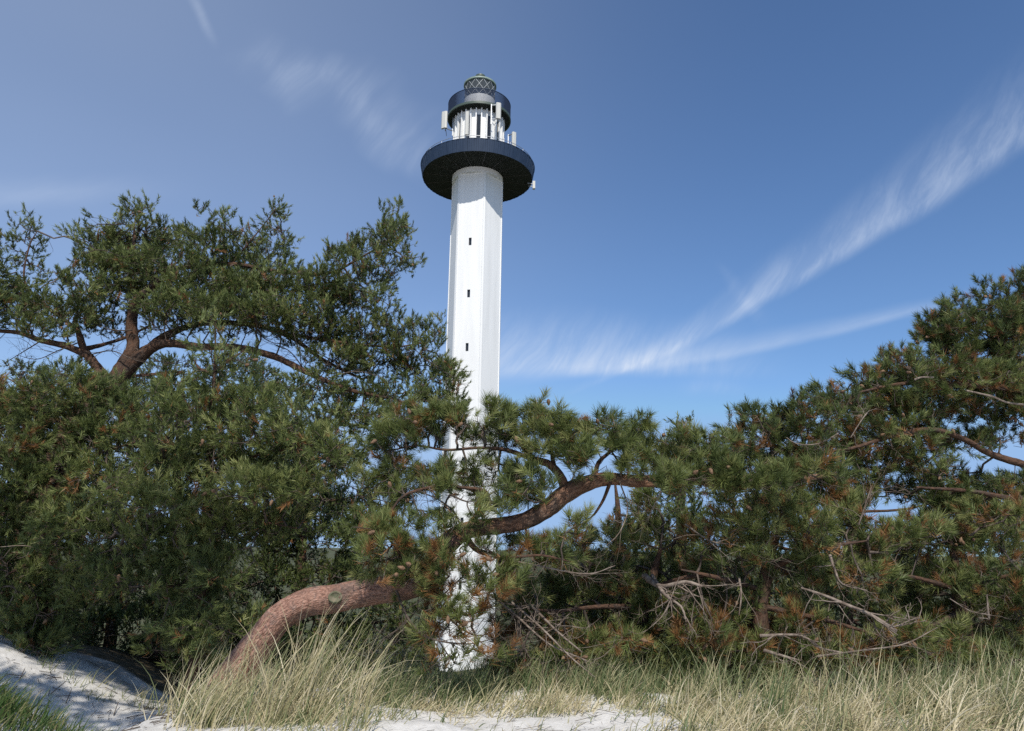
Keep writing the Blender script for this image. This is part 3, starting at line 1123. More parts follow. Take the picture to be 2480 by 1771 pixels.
# ---- tall pine, upper left
def tall_left_pine():
    Y = 12.0
    b = gp(20, Y, 0.15)
    t = Pine('pine_tree', 'tall spreading pine at upper left with forked red-brown trunk and flat layered crown', b, 11,
             shoot=0.17, needle=0.065, width=0.0115, count=34, dead=0.015, tint=(0.45, 0.18), up=0.75, group='pine trees on the dune', bare=.2)
    t.limb([b, (40, 1480, Y), (70, 1290, Y), (130, 1120, Y), (215, 1000, Y), (285, 925, Y)], [.34, .28, .26, .24, .22, .20], 'trunk', sides=20, lump=.08)
    t.limb([(280, 930, Y), (305, 880, Y), (325, 840, Y + .1), (318, 790, Y + .1), (330, 730, Y), (375, 690, Y), (420, 640, Y - .1)], [.19, .15, .12, .11, .09, .06, .03], sides=14)
    t.limb([(300, 905, Y), (350, 855, Y - .1), (400, 832, Y - .2), (480, 840, Y - .3), (570, 842, Y - .4), (660, 862, Y - .4), (750, 905, Y - .4), (850, 945, Y - .4), (960, 968, Y - .4)],
           [.15, .12, .085, .07, .07, .065, .055, .04, .02])
    t.limb([(345, 860, Y), (400, 815, Y + .3), (480, 785, Y + .5), (590, 785, Y + .6), (690, 808, Y + .6), (780, 870, Y + .6), (880, 920, Y + .5)], [.10, .08, .06, .055, .05, .04, .02])
    t.limb([(270, 935, Y), (235, 890, Y), (205, 850, Y), (193, 815, Y), (180, 770, Y)], [.12, .09, .075, .06, .03])
    t.limb([(212, 862, Y), (160, 838, Y - .1), (100, 825, Y - .2), (40, 805, Y - .2), (-60, 800, Y - .2)], [.07, .06, .055, .045, .03])
    t.limb([(205, 845, Y), (260, 832, Y + .3), (310, 815, Y + .6), (360, 790, Y + .8)], [.05, .035, .03, .02])
    t.limb([(420, 650, Y), (560, 640, Y), (690, 660, Y), (800, 660, Y), (880, 620, Y), (950, 580, Y)], [.05, .045, .04, .03, .02, .01])
    t.limb([(380, 690, Y), (330, 620, Y), (325, 560, Y), (330, 515, Y)], [.05, .035, .02, .008])
    t.limb([(560, 640, Y), (610, 580, Y), (650, 530, Y), (668, 505, Y)], [.02, .014, .01, .006])
    t.limb([(190, 800, Y), (110, 740, Y), (60, 680, Y), (70, 600, Y), (90, 560, Y)], [.04, .03, .02, .015, .008])
    t.limb([(690, 808, Y + .3), (830, 830, Y), (950, 840, Y), (1030, 830, Y)], [.04, .03, .02, .01])
    CL = [(335, 560, 66, 40), (345, 515, 22, 26), (312, 505, 10, 28), (350, 492, 9, 26), (272, 560, 12, 24), (190, 590, 12, 24), (515, 552, 10, 26), (562, 556, 10, 24), (592, 560, 9, 20), (668, 492, 8, 24), (972, 536, 12, 30), (940, 545, 10, 28), (1062, 786, 8, 22), (255, 590, 60, 40), (420, 590, 80, 42), (300, 620, 110, 50), (220, 630, 44, 38), (205, 695, 50, 40), (420, 650, 120, 50),
          (500, 590, 70, 36), (545, 575, 45, 30), (600, 610, 80, 45), (655, 560, 30, 30), (665, 515, 14, 26), (690, 570, 24, 18), (670, 640, 50, 30), (540, 680, 130, 55), (660, 700, 110, 50),
          (300, 720, 120, 48), (210, 755, 90, 36), (130, 760, 80, 38), (420, 740, 100, 40), (780, 680, 80, 42), (830, 640, 60, 36), (880, 620, 55, 36), (930, 580, 52, 40), (965, 560, 38, 40),
          (960, 610, 46, 30), (1000, 625, 24, 18), (900, 680, 60, 34), (850, 740, 100, 46), (740, 770, 110, 46), (920, 720, 44, 22), (860, 810, 110, 44), (960, 790, 48, 30), (1020, 810, 46, 26),
          (1060, 800, 18, 18), (1000, 850, 70, 32), (900, 880, 110, 42), (1020, 900, 80, 36), (1085, 920, 50, 36), (1090, 975, 46, 30), (980, 950, 110, 34), (860, 960, 100, 36), (760, 930, 70, 30), (900, 1010, 110, 30), (800, 1020, 90, 36), (820, 870, 90, 36),
          (55, 715, 64, 34), (0, 710, 60, 44), (35, 610, 30, 30), (82, 560, 16, 34), (60, 590, 18, 30), (80, 640, 30, 20), (-40, 660, 50, 50), (30, 760, 80, 40), (-60, 740, 90, 60), (110, 800, 70, 22), (620, 760, 90, 34), (520, 750, 90, 30), (330, 670, 120, 50), (560, 760, 110, 34), (670, 765, 100, 36), (430, 775, 90, 28), (250, 785, 70, 22), (760, 820, 90, 34), (480, 700, 120, 46), (600, 720, 120, 44), (780, 720, 100, 40), (300, 640, 100, 44)]
    for c in CL:
        dy = t.rng.uniform(-.9, .9)
        t.clump(c[0], c[1], Y + dy, c[2] * 1.06, c[3] * 1.06, 0.75, 1.2, tint=t.rng.normal(0, .08))
    t.grow()
    for pts in ([(215, 860, 12), (270, 850, 11.8), (320, 870, 11.7), (360, 880, 11.7)], [(330, 845, 12), (370, 870, 11.9), (420, 880, 11.8), (470, 870, 11.8)], [(190, 830, 12), (140, 850, 11.8), (90, 870, 11.8), (40, 860, 11.8)],
                [(320, 800, 12), (280, 800, 11.8), (240, 790, 11.8)], [(480, 840, 11.7), (540, 870, 11.6), (610, 870, 11.6)], [(600, 790, 12.5), (660, 830, 12.4), (720, 830, 12.3)], [(690, 815, 12.4), (640, 800, 12.2), (590, 810, 12.2)],
                [(740, 900, 11.6), (700, 850, 11.6), (650, 830, 11.6)], [(100, 825, 11.8), (60, 850, 11.8), (10, 880, 11.8)], [(760, 850, 12.5), (820, 880, 12.3), (880, 900, 12.2)], [(340, 790, 12), (380, 800, 11.8), (420, 790, 11.8)], [(780, 920, 11.6), (860, 900, 11.5), (930, 915, 11.5)]):
        t.dead_branch(pts, [.016, .005], 14, flen=.55, mat=M_TWIG)
    t.cones(50, 0.026)


tall_left_pine()


# ---- young pine with a straight leader, left of centre
def young_pine():
    Y = 8.7
    b = gp(500, Y, 0.1)
    t = Pine('pine_tree', 'young pine with upright leader shoot standing before the tall left pine', b, 23,
             shoot=0.17, needle=0.072, width=0.0088, count=44, dead=0.012, tint=(0.54, 0.16), up=0.55, group='pine trees on the dune', spread=46)
    t.limb([b, (490, 1500, Y), (500, 1350, Y), (505, 1200, Y), (510, 1080, Y), (516, 960, Y), (521, 860, Y), (522, 780, Y)], [.09, .08, .07, .055, .045, .025, .014, .006], 'trunk', sides=14)
    for pts in ([(507, 1150, Y), (600, 1110, Y - .3), (700, 1090, Y - .4), (820, 1100, Y - .4)], [(506, 1170, Y), (420, 1130, Y - .4), (330, 1110, Y - .5)],
                [(512, 1020, Y), (580, 970, Y - .2), (640, 900, Y - .2)], [(512, 1030, Y), (460, 990, Y - .2), (430, 930, Y - .2)],
                [(503, 1280, Y), (600, 1260, Y - .4), (720, 1280, Y - .5)], [(503, 1290, Y), (400, 1290, Y - .5), (300, 1300, Y - .6)],
                [(498, 1400, Y), (420, 1420, Y - .4), (340, 1420, Y - .5)], [(518, 900, Y), (560, 870, Y), (590, 850, Y)], [(518, 910, Y), (480, 890, Y), (470, 870, Y)]):
        t.limb(pts, [.028, .02, .014, .008], sides=7)
    CL = [(524, 790, 11, 34), (512, 850, 22, 30), (545, 860, 20, 30), (470, 895, 22, 40), (465, 950, 36, 34), (568, 915, 26, 44), (610, 890, 16, 34), (600, 960, 50, 40), (430, 975, 50, 45), (520, 1000, 80, 50), (660, 985, 60, 45),
          (420, 1050, 80, 45), (620, 1060, 90, 46), (720, 1050, 60, 40), (520, 1110, 90, 46), (700, 1120, 90, 46), (810, 1110, 60, 40), (800, 1060, 40, 34), (400, 1130, 90, 50), (600, 1180, 110, 50), (740, 1190, 80, 44), (450, 1220, 110, 50), (330, 1200, 100, 50),
          (560, 1280, 120, 50), (700, 1270, 70, 40), (400, 1310, 110, 50), (280, 1290, 90, 46), (500, 1370, 110, 46), (360, 1400, 110, 44), (250, 1370, 70, 40), (230, 1440, 70, 30), (460, 1440, 80, 30), (480, 1510, 80, 36), (510, 1570, 60, 34), (430, 1560, 70, 30), (560, 1510, 60, 34), (500, 1620, 50, 24)]
    for c in CL:
        t.clump(c[0], c[1], Y - .35 + t.rng.uniform(-.5, .5), c[2] * 1.1, c[3] * 1.1, 0.5, 1.5, tint=t.rng.normal(0, .08))
    t.grow()
    t.cones(25, 0.028)


young_pine()


# ---- broad low pine at the left edge
def left_edge_pine():
    Y = 9.3
    b = gp(130, Y, 0.1)
    t = Pine('pine_tree', 'broad bushy pine filling the left edge below the tall pine', b, 31,
             shoot=0.17, needle=0.072, width=0.0088, count=42, dead=0.04, tint=(0.50, 0.18), up=0.5, group='pine trees on the dune')
    t.limb([b, (120, 1400, Y), (130, 1250, Y), (170, 1100, Y), (200, 1000, Y), (190, 930, Y)], [.12, .10, .085, .06, .035, .012], 'trunk', sides=14)
    for pts in ([(130, 1250, Y), (60, 1200, Y - .3), (-40, 1180, Y - .4)], [(150, 1150, Y), (240, 1100, Y - .3), (330, 1070, Y - .3)], [(180, 1060, Y), (120, 1010, Y), (60, 980, Y)], [(125, 1330, Y), (60, 1370, Y - .4), (20, 1390, Y - .5)], [(130, 1280, Y), (200, 1250, Y - .4)]):
        t.limb(pts, [.04, .025, .012], sides=7)
    CL = [(190, 940, 90, 40), (110, 960, 70, 44), (50, 990, 70, 50), (270, 980, 80, 40), (140, 1040, 100, 50), (250, 1060, 90, 50), (330, 1010, 50, 40), (30, 1080, 80, 50), (350, 1080, 60, 44), (160, 1130, 90, 44), (250, 1160, 90, 50), (20, 1170, 60, 40), (110, 1170, 50, 36), (150, 1240, 60, 40), (210, 1260, 80, 44), (60, 1390, 56, 32), (130, 1350, 50, 30), (190, 1350, 60, 34), (-30, 1000, 70, 90), (-40, 1250, 60, 70), (20, 1250, 60, 50), (60, 1130, 60, 40), (150, 1300, 60, 40), (10, 1330, 60, 40), (130, 1420, 80, 34), (40, 1450, 70, 34), (100, 1490, 70, 40), (50, 1530, 70, 30), (150, 1540, 60, 30), (90, 1570, 60, 24), (0, 1240, 60, 60), (0, 1330, 50, 50), (0, 1450, 50, 40)]
    for c in CL:
        t.clump(c[0], c[1], Y - .2 + t.rng.uniform(-.5, .4), c[2] * 1.1, c[3] * 1.1, 0.5, 1.6, tint=t.rng.normal(0, .08), dead=.16 if (c[0] < 80 and c[1] < 1100) else None)
    t.grow()
    t.dead_branch([(0, 1325, 8.6), (60, 1322, 8.7), (110, 1335, 8.9)], [.004, .012], 3, flen=.2)
    t.dead_branch([(-20, 900, 11), (40, 930, 11.2), (90, 990, 11.4)], [.01, .02], 14, flen=.7)
    t.cones(16, 0.028)


left_edge_pine()


# ---- pines further back, in shade, closing the view between the near trees
def back_pine(label, base_px, Y, trunk, clumps, seed, **kw):
    b = gp(base_px, Y, 0.1)
    par = dict(shoot=0.18, needle=0.075, width=0.0170, count=20, dead=0.02, tint=(0.30, 0.16), up=0.6, bare=0.1, group='pine trees on the dune', sub=14)
    par.update(kw)
    t = Pine('pine_tree', label, b, seed, **par)
    top = trunk[-1]
    t.limb([b] + [(p[0], p[1], Y) for p in trunk], [.14, .11, .08, .05, .02][:max(2, len(trunk) + 1)], 'trunk', sides=10)
    for c in clumps[::3]:
        k = min(range(len(trunk)), key=lambda i: abs(trunk[i][1] - c[1] - 20))
        q = trunk[k]
        mid = ((q[0] + c[0]) / 2, (q[1] + c[1]) / 2 + 12, Y)
        t.limb([(q[0], q[1], Y), mid, (c[0], c[1], Y)], [.035, .025, .012], sides=6)
    for c in clumps:
        t.clump(c[0], c[1], Y + t.rng.uniform(-.6, .6), c[2], c[3], 0.8, (c[4] if len(c) > 4 else 0.8) * 1.45, tint=t.rng.normal(0, .06))
    t.grow()
    return t


back_pine('dark pine seen through the gap under the tall left pine', 420, 17.0, [(420, 1300), (430, 1100), (440, 980), (445, 900)],
          [(380, 900, 70, 30, .5), (440, 890, 60, 30, .5), (330, 930, 60, 34), (430, 950, 90, 40), (520, 900, 50, 34, .5), (600, 880, 36, 30, .5), (630, 930, 60, 44), (700, 960, 60, 40), (350, 1000, 110, 50), (500, 1020, 110, 50), (640, 1020, 90, 50), (740, 1060, 70, 50), (180, 900, 70, 34, .5), (110, 920, 60, 34), (230, 950, 80, 40), (60, 900, 50, 30, .5), (300, 1100, 140, 70), (520, 1130, 140, 70), (700, 1150, 120, 60), (40, 1120, 130, 80), (60, 1250, 140, 80), (220, 1230, 140, 80), (420, 1260, 140, 80), (600, 1270, 140, 80), (760, 1250, 110, 70), (100, 1000, 120, 60)], 41)
back_pine('dark pine in deep shade behind the arching trunk', 720, 12.5, [(720, 1500), (730, 1350), (740, 1200), (750, 1110)],
          [(790, 1050, 60, 30, .5), (760, 1100, 80, 40), (850, 1120, 70, 36, .5), (870, 1200, 60, 40, .6), (700, 1200, 110, 60), (820, 1230, 90, 50), (620, 1300, 120, 60), (760, 1320, 130, 60), (880, 1310, 70, 50), (660, 1410, 120, 60), (820, 1400, 110, 44), (560, 1450, 110, 60), (930, 1080, 50, 30, .6), (900, 1390, 70, 36), (960, 1250, 44, 60, .7)], 43, dead=.02, tint=(.22, .14))
back_pine('dark undergrowth pine in shade at the top of the sand path', 260, 12.2, [(260, 1600), (270, 1500), (280, 1420)],
          [(60, 1480, 110, 60), (180, 1500, 120, 60), (320, 1520, 120, 60), (440, 1560, 110, 60), (540, 1560, 90, 60), (110, 1560, 120, 50), (260, 1590, 130, 50), (400, 1640, 130, 50), (520, 1650, 90, 50), (620, 1560, 80, 60), (-30, 1420, 80, 80), (330, 1440, 120, 50), (680, 1580, 80, 60), (0, 1540, 80, 40), (40, 1400, 90, 60), (140, 1420, 90, 50), (240, 1420, 90, 50), (450, 1480, 100, 50)], 47, dead=.05, tint=(.22, .14))
back_pine('low green pine under the arching trunk beside the lighthouse foot', 960, 13.0, [(960, 1640), (965, 1560), (970, 1500)],
          [(760, 1500, 80, 60), (850, 1480, 90, 60), (940, 1500, 70, 50), (900, 1560, 100, 60), (1000, 1570, 60, 50), (800, 1580, 90, 50), (1060, 1610, 50, 34), (980, 1630, 80, 40), (880, 1640, 100, 40), (740, 1600, 80, 50), (1010, 1430, 40, 30, .6)], 53, tint=(.45, .16))
back_pine('mid-distance pine behind the arching trunk with bare pale stem', 1497, 14.0, [(1498, 1400), (1497, 1300), (1496, 1230), (1490, 1172)],
          [(1500, 1290, 60, 40, .6), (1560, 1300, 60, 50, .7), (1420, 1400, 100, 60), (1540, 1420, 110, 70), (1640, 1260, 90, 60, .8), (1640, 1380, 110, 70), (1340, 1460, 80, 50), (1440, 1500, 120, 60), (1590, 1520, 110, 60), (1330, 1540, 60, 50), (1400, 1590, 100, 50), (1530, 1610, 110, 50), (1700, 1470, 110, 70)], 59, tint=(.4, .18))
back_pine('small far pine poking its twin tips above the arching branch', 1650, 16.0, [(1650, 1300), (1650, 1150), (1650, 1060)],
          [(1640, 1025, 10, 26, .8), (1662, 1022, 10, 24, .8), (1650, 1070, 22, 30, .8), (1650, 1120, 50, 40), (1700, 1180, 80, 50), (1600, 1190, 70, 50)], 61)
back_pine('dark pine mass behind the low right pines', 2050, 13.5, [(2050, 1500), (2060, 1350), (2080, 1240)],
          [(1780, 1290, 90, 50), (1880, 1250, 100, 46), (2000, 1240, 110, 40), (2000, 1330, 120, 60), (1850, 1380, 120, 60), (2140, 1360, 120, 60), (2280, 1300, 110, 60), (2400, 1300, 100, 80), (1960, 1460, 130, 70), (2120, 1480, 130, 70), (2280, 1440, 130, 70), (2420, 1450, 110, 80), (1800, 1520, 120, 70), (1950, 1590, 130, 50), (2120, 1600, 130, 50), (2300, 1580, 130, 60), (2440, 1580, 100, 60), (1720, 1600, 110, 50), (2320, 1200, 80, 30, .6), (2440, 1210, 70, 40)], 67, tint=(.3, .18), dead=.06)


# ---- the leaning pine in front
def leaning_pine():
    Y = 7.6
    b = gp(550, Y, 0.1)
    t = Pine('pine_tree', 'leaning pine with thick pinkish trunk arching low from the grass across the picture', b, 71,
             shoot=0.13, needle=0.100, width=0.0060, count=72, dead=0.05, tint=(0.5, 0.2), up=0.5, group='pine trees on the dune',
             spread=62, tipbias=0.6, bare=0.45, twig_r=0.0028, sub=7)
    px2m = Y / FPX
    TR = [(572, 1632), (602, 1590), (630, 1553), (679, 1495), (746, 1458), (816, 1450), (887, 1434), (957, 1424), (1010, 1412), (1048, 1375), (1073, 1328), (1105, 1298), (1137, 1283),
          (1205, 1273), (1272, 1262), (1323, 1234), (1374, 1194), (1425, 1168), (1476, 1160), (1543, 1166), (1611, 1166), (1700, 1162), (1800, 1172), (1900, 1165), (2010, 1150)]
    DI = [80, 73, 68, 64, 62, 62, 62, 62, 60, 56, 52, 44, 40, 40, 40, 42, 42, 36, 30, 30, 28, 26, 22, 18, 10]
    pts = [b] + [(x, y, Y - 0.25 * math.sin(i / 24 * 3.14) + (0.012 * i)) for i, (x, y) in enumerate(TR)]
    r = [.20] + [d / 2 * px2m for d in DI]
    t.limb(pts[11:], [x * .99 for x in r[11:]], 'upper_limb', M_BARK_SHADE_MID, sides=24, lump=.10)
    tr = t.limb(pts[:13], r[:13], 'trunk', M_BARK_RED, sides=36, lump=.055)
    tr['label'] = 'pinkish brown scaly trunk bent low over the grass'
    # cut limb scar on the trunk
    c = P(812, 1446, Y - 0.238)
    sc = []
    for k in range(20):
        th = 2 * math.pi * k / 20
        sc.append((math.cos(th) * .058, math.sin(th) * .050))
    v = [(x * 1.25, 0.05, z * 1.25) for x, z in sc] + [(x * 1.15, -.004 + .05 * z, z * 1.1) for x, z in sc] + [(x * .95, -.010, z * .92) for x, z in sc] + [(x * .80, .006, z * .80) for x, z in sc] + [(0, .008, 0)]
    f = [(r_ * 20 + k, r_ * 20 + (k + 1) % 20, (r_ + 1) * 20 + (k + 1) % 20, (r_ + 1) * 20 + k) for r_ in range(3) for k in range(20)] + [(60 + k, 60 + (k + 1) % 20, 80) for k in range(20)]
    ma = weathered('cut_wood', (0.09, 0.10, 0.055), (0.20, 0.17, 0.12), 25.0, 0.85, .4, .004)
    o = obj('cut_limb_scar', poly('cut_limb_scar', v, f, True), ma, t.root, Vector(c - t.base))
    o.rotation_euler = (math.radians(-12), 0, math.radians(8))
    o['label'] = 'round grey-green scar of a sawn-off limb on the trunk'
    RB = M_BARK_SHADE_MID
    t.limb([(1372, 1192, Y), (1355, 1150, Y), (1325, 1122, Y), (1290, 1112, Y), (1262, 1075, Y), (1240, 1045, Y), (1245, 1005, Y)], [.07, .055, .045, .04, .032, .022, .01], sides=9, mat=RB)
    t.limb([(1345, 1140, Y), (1338, 1110, Y), (1335, 1070, Y), (1330, 1010, Y)], [.03, .026, .02, .008], sides=8)
    t.limb([(1285, 1110, Y), (1225, 1090, Y), (1160, 1085, Y), (1080, 1090, Y), (1010, 1080, Y), (930, 1095, Y)], [.03, .024, .02, .016, .012, .008], sides=7)
    t.limb([(1120, 1288, Y), (1150, 1255, Y - .1), (1180, 1225, Y - .1), (1175, 1190, Y - .2), (1110, 1180, Y - .3), (1083, 1173, Y - .4), (985, 1197, Y - .5), (950, 1235, Y - .5), (938, 1262, Y - .5)],
           [.04, .03, .026, .022, .02, .019, .016, .012, .006], sides=8)
    t.limb([(1100, 1300, Y), (1125, 1300, Y - .15), (1150, 1328, Y - .2), (1185, 1345, Y - .25), (1260, 1360, Y - .3)], [.05, .042, .03, .02, .01], sides=9, mat=RB)
    t.limb([(1478, 1168, Y), (1462, 1210, Y), (1440, 1245, Y), (1420, 1262, Y)], [.024, .018, .014, .006], sides=7)
    t.limb([(1440, 1160, Y), (1450, 1120, Y + .1), (1480, 1090, Y + .2), (1490, 1050, Y + .2)], [.035, .025, .02, .008], sides=7)
    t.limb([(1600, 1160, Y), (1620, 1120, Y + .1), (1650, 1100, Y + .2), (1700, 1090, Y + .2)], [.03, .022, .018, .008], sides=7)
    t.limb([(1000, 1410, Y - .2), (985, 1370, Y - .35), (960, 1330, Y - .45), (930, 1290, Y - .5)], [.03, .022, .016, .008], sides=7)
    t.limb([(1010, 1418, Y - .2), (1060, 1430, Y - .4), (1090, 1470, Y - .5), (1130, 1490, Y - .5), (1190, 1470, Y - .5)], [.025, .018, .014, .012, .006], sides=7)
    t.limb([(1150, 1330, Y - .1), (1230, 1350, Y - .4), (1310, 1345, Y - .5), (1380, 1360, Y - .5)], [.02, .016, .012, .006], sides=7)
    A = [(985, 1010, 60, 34), (1050, 1000, 50, 34), (1110, 1020, 60, 34), (1040, 1050, 70, 34), (960, 1070, 70, 40), (1170, 1040, 60, 36), (1215, 1010, 50, 34), (1250, 1050, 60, 40), (1315, 985, 34, 30), (1330, 1030, 56, 40), (1300, 1070, 56, 36), (1400, 1050, 60, 34), (1390, 1095, 60, 34),
         (1460, 1030, 46, 32), (1480, 1080, 60, 38), (1545, 1050, 50, 36), (1560, 1100, 66, 38), (1630, 1070, 50, 34), (1650, 1120, 66, 36), (1720, 1080, 60, 36), (1730, 1130, 66, 34),
         (1130, 1140, 60, 26), (1060, 1150, 60, 26), (1200, 1150, 60, 26), (1265, 1150, 44, 28), (1290, 1185, 34, 22), (960, 1140, 66, 34), (910, 1180, 44, 34), (980, 1180, 50, 26),
         (1230, 1180, 60, 26), (1150, 1180, 40, 18), (960, 1300, 66, 34), (900, 1270, 40, 30), (930, 1350, 60, 34), (1010, 1340, 34, 34), (990, 1400, 26, 26), (1030, 1400, 40, 30), (1080, 1380, 34, 26), (1070, 1440, 40, 26), (1110, 1490, 36, 24, ), (1040, 1500, 40, 22),
         (1230, 1330, 40, 34), (1290, 1330, 50, 34), (1340, 1350, 60, 44), (1380, 1290, 44, 34), (1250, 1390, 60, 34), (1200, 1370, 44, 22), (1180, 1450, 34, 26)]
    for c in ((935, 1320, 60, 34), (1005, 1345, 44, 44), (975, 1285, 60, 26), (1045, 1390, 50, 30), (1000, 1405, 50, 24), (900, 1275, 50, 24), (960, 1385, 44, 18), (880, 1330, 34, 18), (1050, 1340, 30, 34)):
        t.clump(c[0], c[1], 6.95 + t.rng.uniform(-.2, .2), c[2], c[3], .26, .85, dead=.13, tint=.06)
    for c in ((1590, 1150, 60, 30), (1660, 1165, 60, 30), (1730, 1160, 60, 34), (1800, 1170, 70, 34), (1880, 1165, 70, 34), (1960, 1150, 70, 34), (1520, 1120, 50, 30), (1420, 1120, 50, 26)):
        t.clump(c[0], c[1], 7.25 + t.rng.uniform(-.1, .2), c[2], c[3], .25, 1.3, dead=.06)
    for c in ((1070, 1235, 50, 26), (1095, 1200, 60, 22), (1040, 1180, 50, 24), (1150, 1395, 40, 28), (1120, 1345, 34, 26), (1190, 1400, 40, 30), (1150, 1215, 44, 18), (1080, 1150, 50, 22), (1110, 1255, 40, 16), (1060, 1280, 40, 24), (1090, 1380, 34, 24), (1170, 1325, 30, 26)):
        t.clump(c[0], c[1], 7.1 + t.rng.uniform(-.1, .1), c[2], c[3], .2, .75, dead=.08)
    for c in ((1270, 1195, 50, 26), (1210, 1225, 50, 20), (1310, 1165, 40, 30), (1170, 1245, 36, 16)):
        t.clump(c[0], c[1], 7.2, c[2], c[3], .2, 1.0)
    for c in ((1100, 1500, 60, 34), (1070, 1545, 50, 30), (1150, 1555, 60, 26), (1090, 1420, 44, 30), (1150, 1500, 34, 30), (1180, 1440, 40, 40), (1120, 1460, 50, 30), (1090, 1590, 60, 20), (1180, 1590, 50, 26), (1060, 1480, 34, 40)):
        t.clump(c[0], c[1], 6.95 + t.rng.uniform(-.1, .1), c[2], c[3], .2, .34, dead=.34, tint=.08)
    for k, c in enumerate(A):
        low = c[1] > 1280
        t.clump(c[0], c[1], Y - (.35 if low else .05) + t.rng.uniform(-.25, .3), c[2], c[3], .32, 1.5 if not low else 1.0, dead=.22 if low else .05, tint=t.rng.normal(0.04 if low else 0, .08))
    t.grow()
    t.cones(30, 0.03)
    D = t.dead_branch
    D([(1120, 1290, 7.4), (1100, 1240, 7.3), (1060, 1210, 7.2), (1020, 1190, 7.1)], [.014, .004], 16, flen=.4, mat=M_TWIG)
    D([(1160, 1275, 7.5), (1150, 1230, 7.4), (1180, 1200, 7.3), (1260, 1170, 7.3)], [.014, .004], 14, flen=.4, mat=M_TWIG)
    D([(960, 1430, 7.3), (990, 1500, 7.1), (1040, 1545, 7.0), (1130, 1560, 7.0), (1200, 1545, 7.0)], [.016, .005], 20, flen=.5, mat=M_TWIG)
    D([(1060, 1450, 7.2), (1090, 1500, 7.1), (1150, 1540, 7.1), (1190, 1530, 7.1)], [.016, .006], 18, flen=.45, mat=M_TWIG)
    D([(1690, 1160, 7.7), (1660, 1130, 7.4), (1620, 1160, 7.3), (1575, 1240, 7.2)], [.012, .004], 12, flen=.4)
    D([(1500, 1165, 7.6), (1520, 1230, 7.5), (1500, 1290, 7.4), (1470, 1320, 7.4)], [.010, .004], 10, flen=.4)
    D([(1180, 1345, 7.3), (1300, 1370, 7.2), (1420, 1390, 7.2), (1490, 1370, 7.2)], [.014, .004], 10, flen=.35)


leaning_pine()


# ---- low brownish pines on the right, with bare broken branches
def low_right_pine(label, base_px, Y, limbs, clumps, seed, dead):
    b = gp(base_px, Y, 0.1)
    t = Pine('pine_tree', label, b, seed, shoot=0.14, needle=0.105, width=0.0068, count=60, dead=dead, tint=(0.58, 0.2), up=0.5,
             group='pine trees on the dune', spread=56, tipbias=0.65, bare=0.55, twig_r=0.0027, sub=8)
    for k, (pts, r) in enumerate(limbs):
        t.limb([b] + pts if k == 0 else pts, r, 'trunk' if k == 0 else 'branch', M_BARK_SHADE_DARK, sides=12 if k == 0 else 8)
    for c in clumps:
        t.clump(c[0], c[1], Y + t.rng.uniform(-.5, .5), c[2] * 1.05, c[3] * 1.05, .42, 1.05, dead=c[4] if len(c) > 4 else None, tint=t.rng.normal(0, .09))
    lo, hi = min(c[0] for c in clumps), max(c[0] for c in clumps)
    for _ in range(9):
        t.clump(t.rng.uniform(lo, hi), t.rng.uniform(1545, 1625), 7.75 + t.rng.uniform(-.15, .25), t.rng.uniform(50, 80), t.rng.uniform(22, 34), .28, .9, dead=t.rng.choice([.05, .3]))
    t.grow()
    t.cones(24, 0.03)
    return t


t = low_right_pine('low brown-needled pine in the grass right of the lighthouse foot', 1540, 8.6,
                   [([(1545, 1560, 8.6), (1560, 1470, 8.5), (1580, 1400, 8.5), (1600, 1330, 8.5)], [.09, .08, .06, .05, .02]),
                    ([(1560, 1470, 8.5), (1450, 1470, 8.2), (1340, 1480, 8.0), (1260, 1470, 7.9)], [.04, .03, .02, .01]),
                    ([(1570, 1430, 8.5), (1660, 1400, 8.2), (1760, 1390, 8.0)], [.04, .03, .01]),
                    ([(1575, 1420, 8.5), (1490, 1390, 8.3), (1420, 1360, 8.2)], [.03, .02, .01]),
                    ([(1550, 1520, 8.6), (1650, 1530, 8.1), (1760, 1520, 7.9)], [.03, .02, .01])],
                   [(1330, 1440, 70, 40), (1250, 1440, 56, 36, .3), (1430, 1400, 70, 44), (1520, 1370, 70, 44), (1390, 1340, 60, 44), (1480, 1310, 66, 44), (1420, 1470, 90, 44), (1520, 1450, 90, 44), (1610, 1390, 80, 44), (1300, 1510, 90, 44, .36), (1230, 1500, 50, 36, .4), (1420, 1550, 110, 46, .34), (1540, 1540, 100, 50, .3), (1370, 1600, 80, 30, .3), (1500, 1600, 100, 34), (1630, 1490, 90, 44), (1660, 1560, 100, 46), (1700, 1440, 80, 40), (1620, 1290, 80, 44), (1570, 1240, 60, 36), (1600, 1620, 100, 30), (1730, 1510, 80, 44), (1760, 1590, 90, 36)], 83, .13)
t.dead_branch([(1560, 1395, 8.2), (1600, 1420, 7.9), (1660, 1410, 7.7), (1700, 1420, 7.6)], [.045, .018], 7, flen=.45, label='thick peeling dead branch stub with grey side twigs')
t.dead_branch([(1580, 1395, 8.2), (1610, 1440, 7.7), (1650, 1470, 7.6), (1660, 1500, 7.5)], [.03, .01], 10, flen=.4)
t.dead_branch([(1190, 1440, 7.8), (1260, 1500, 7.6), (1330, 1560, 7.5), (1420, 1600, 7.4)], [.018, .008], 12, flen=.4)
t.dead_branch([(1240, 1460, 7.8), (1310, 1520, 7.5), (1380, 1590, 7.4), (1440, 1640, 7.3)], [.016, .008], 14, flen=.4)
t.dead_branch([(1290, 1470, 7.8), (1350, 1530, 7.5), (1410, 1580, 7.4)], [.02, .008], 10, flen=.35)

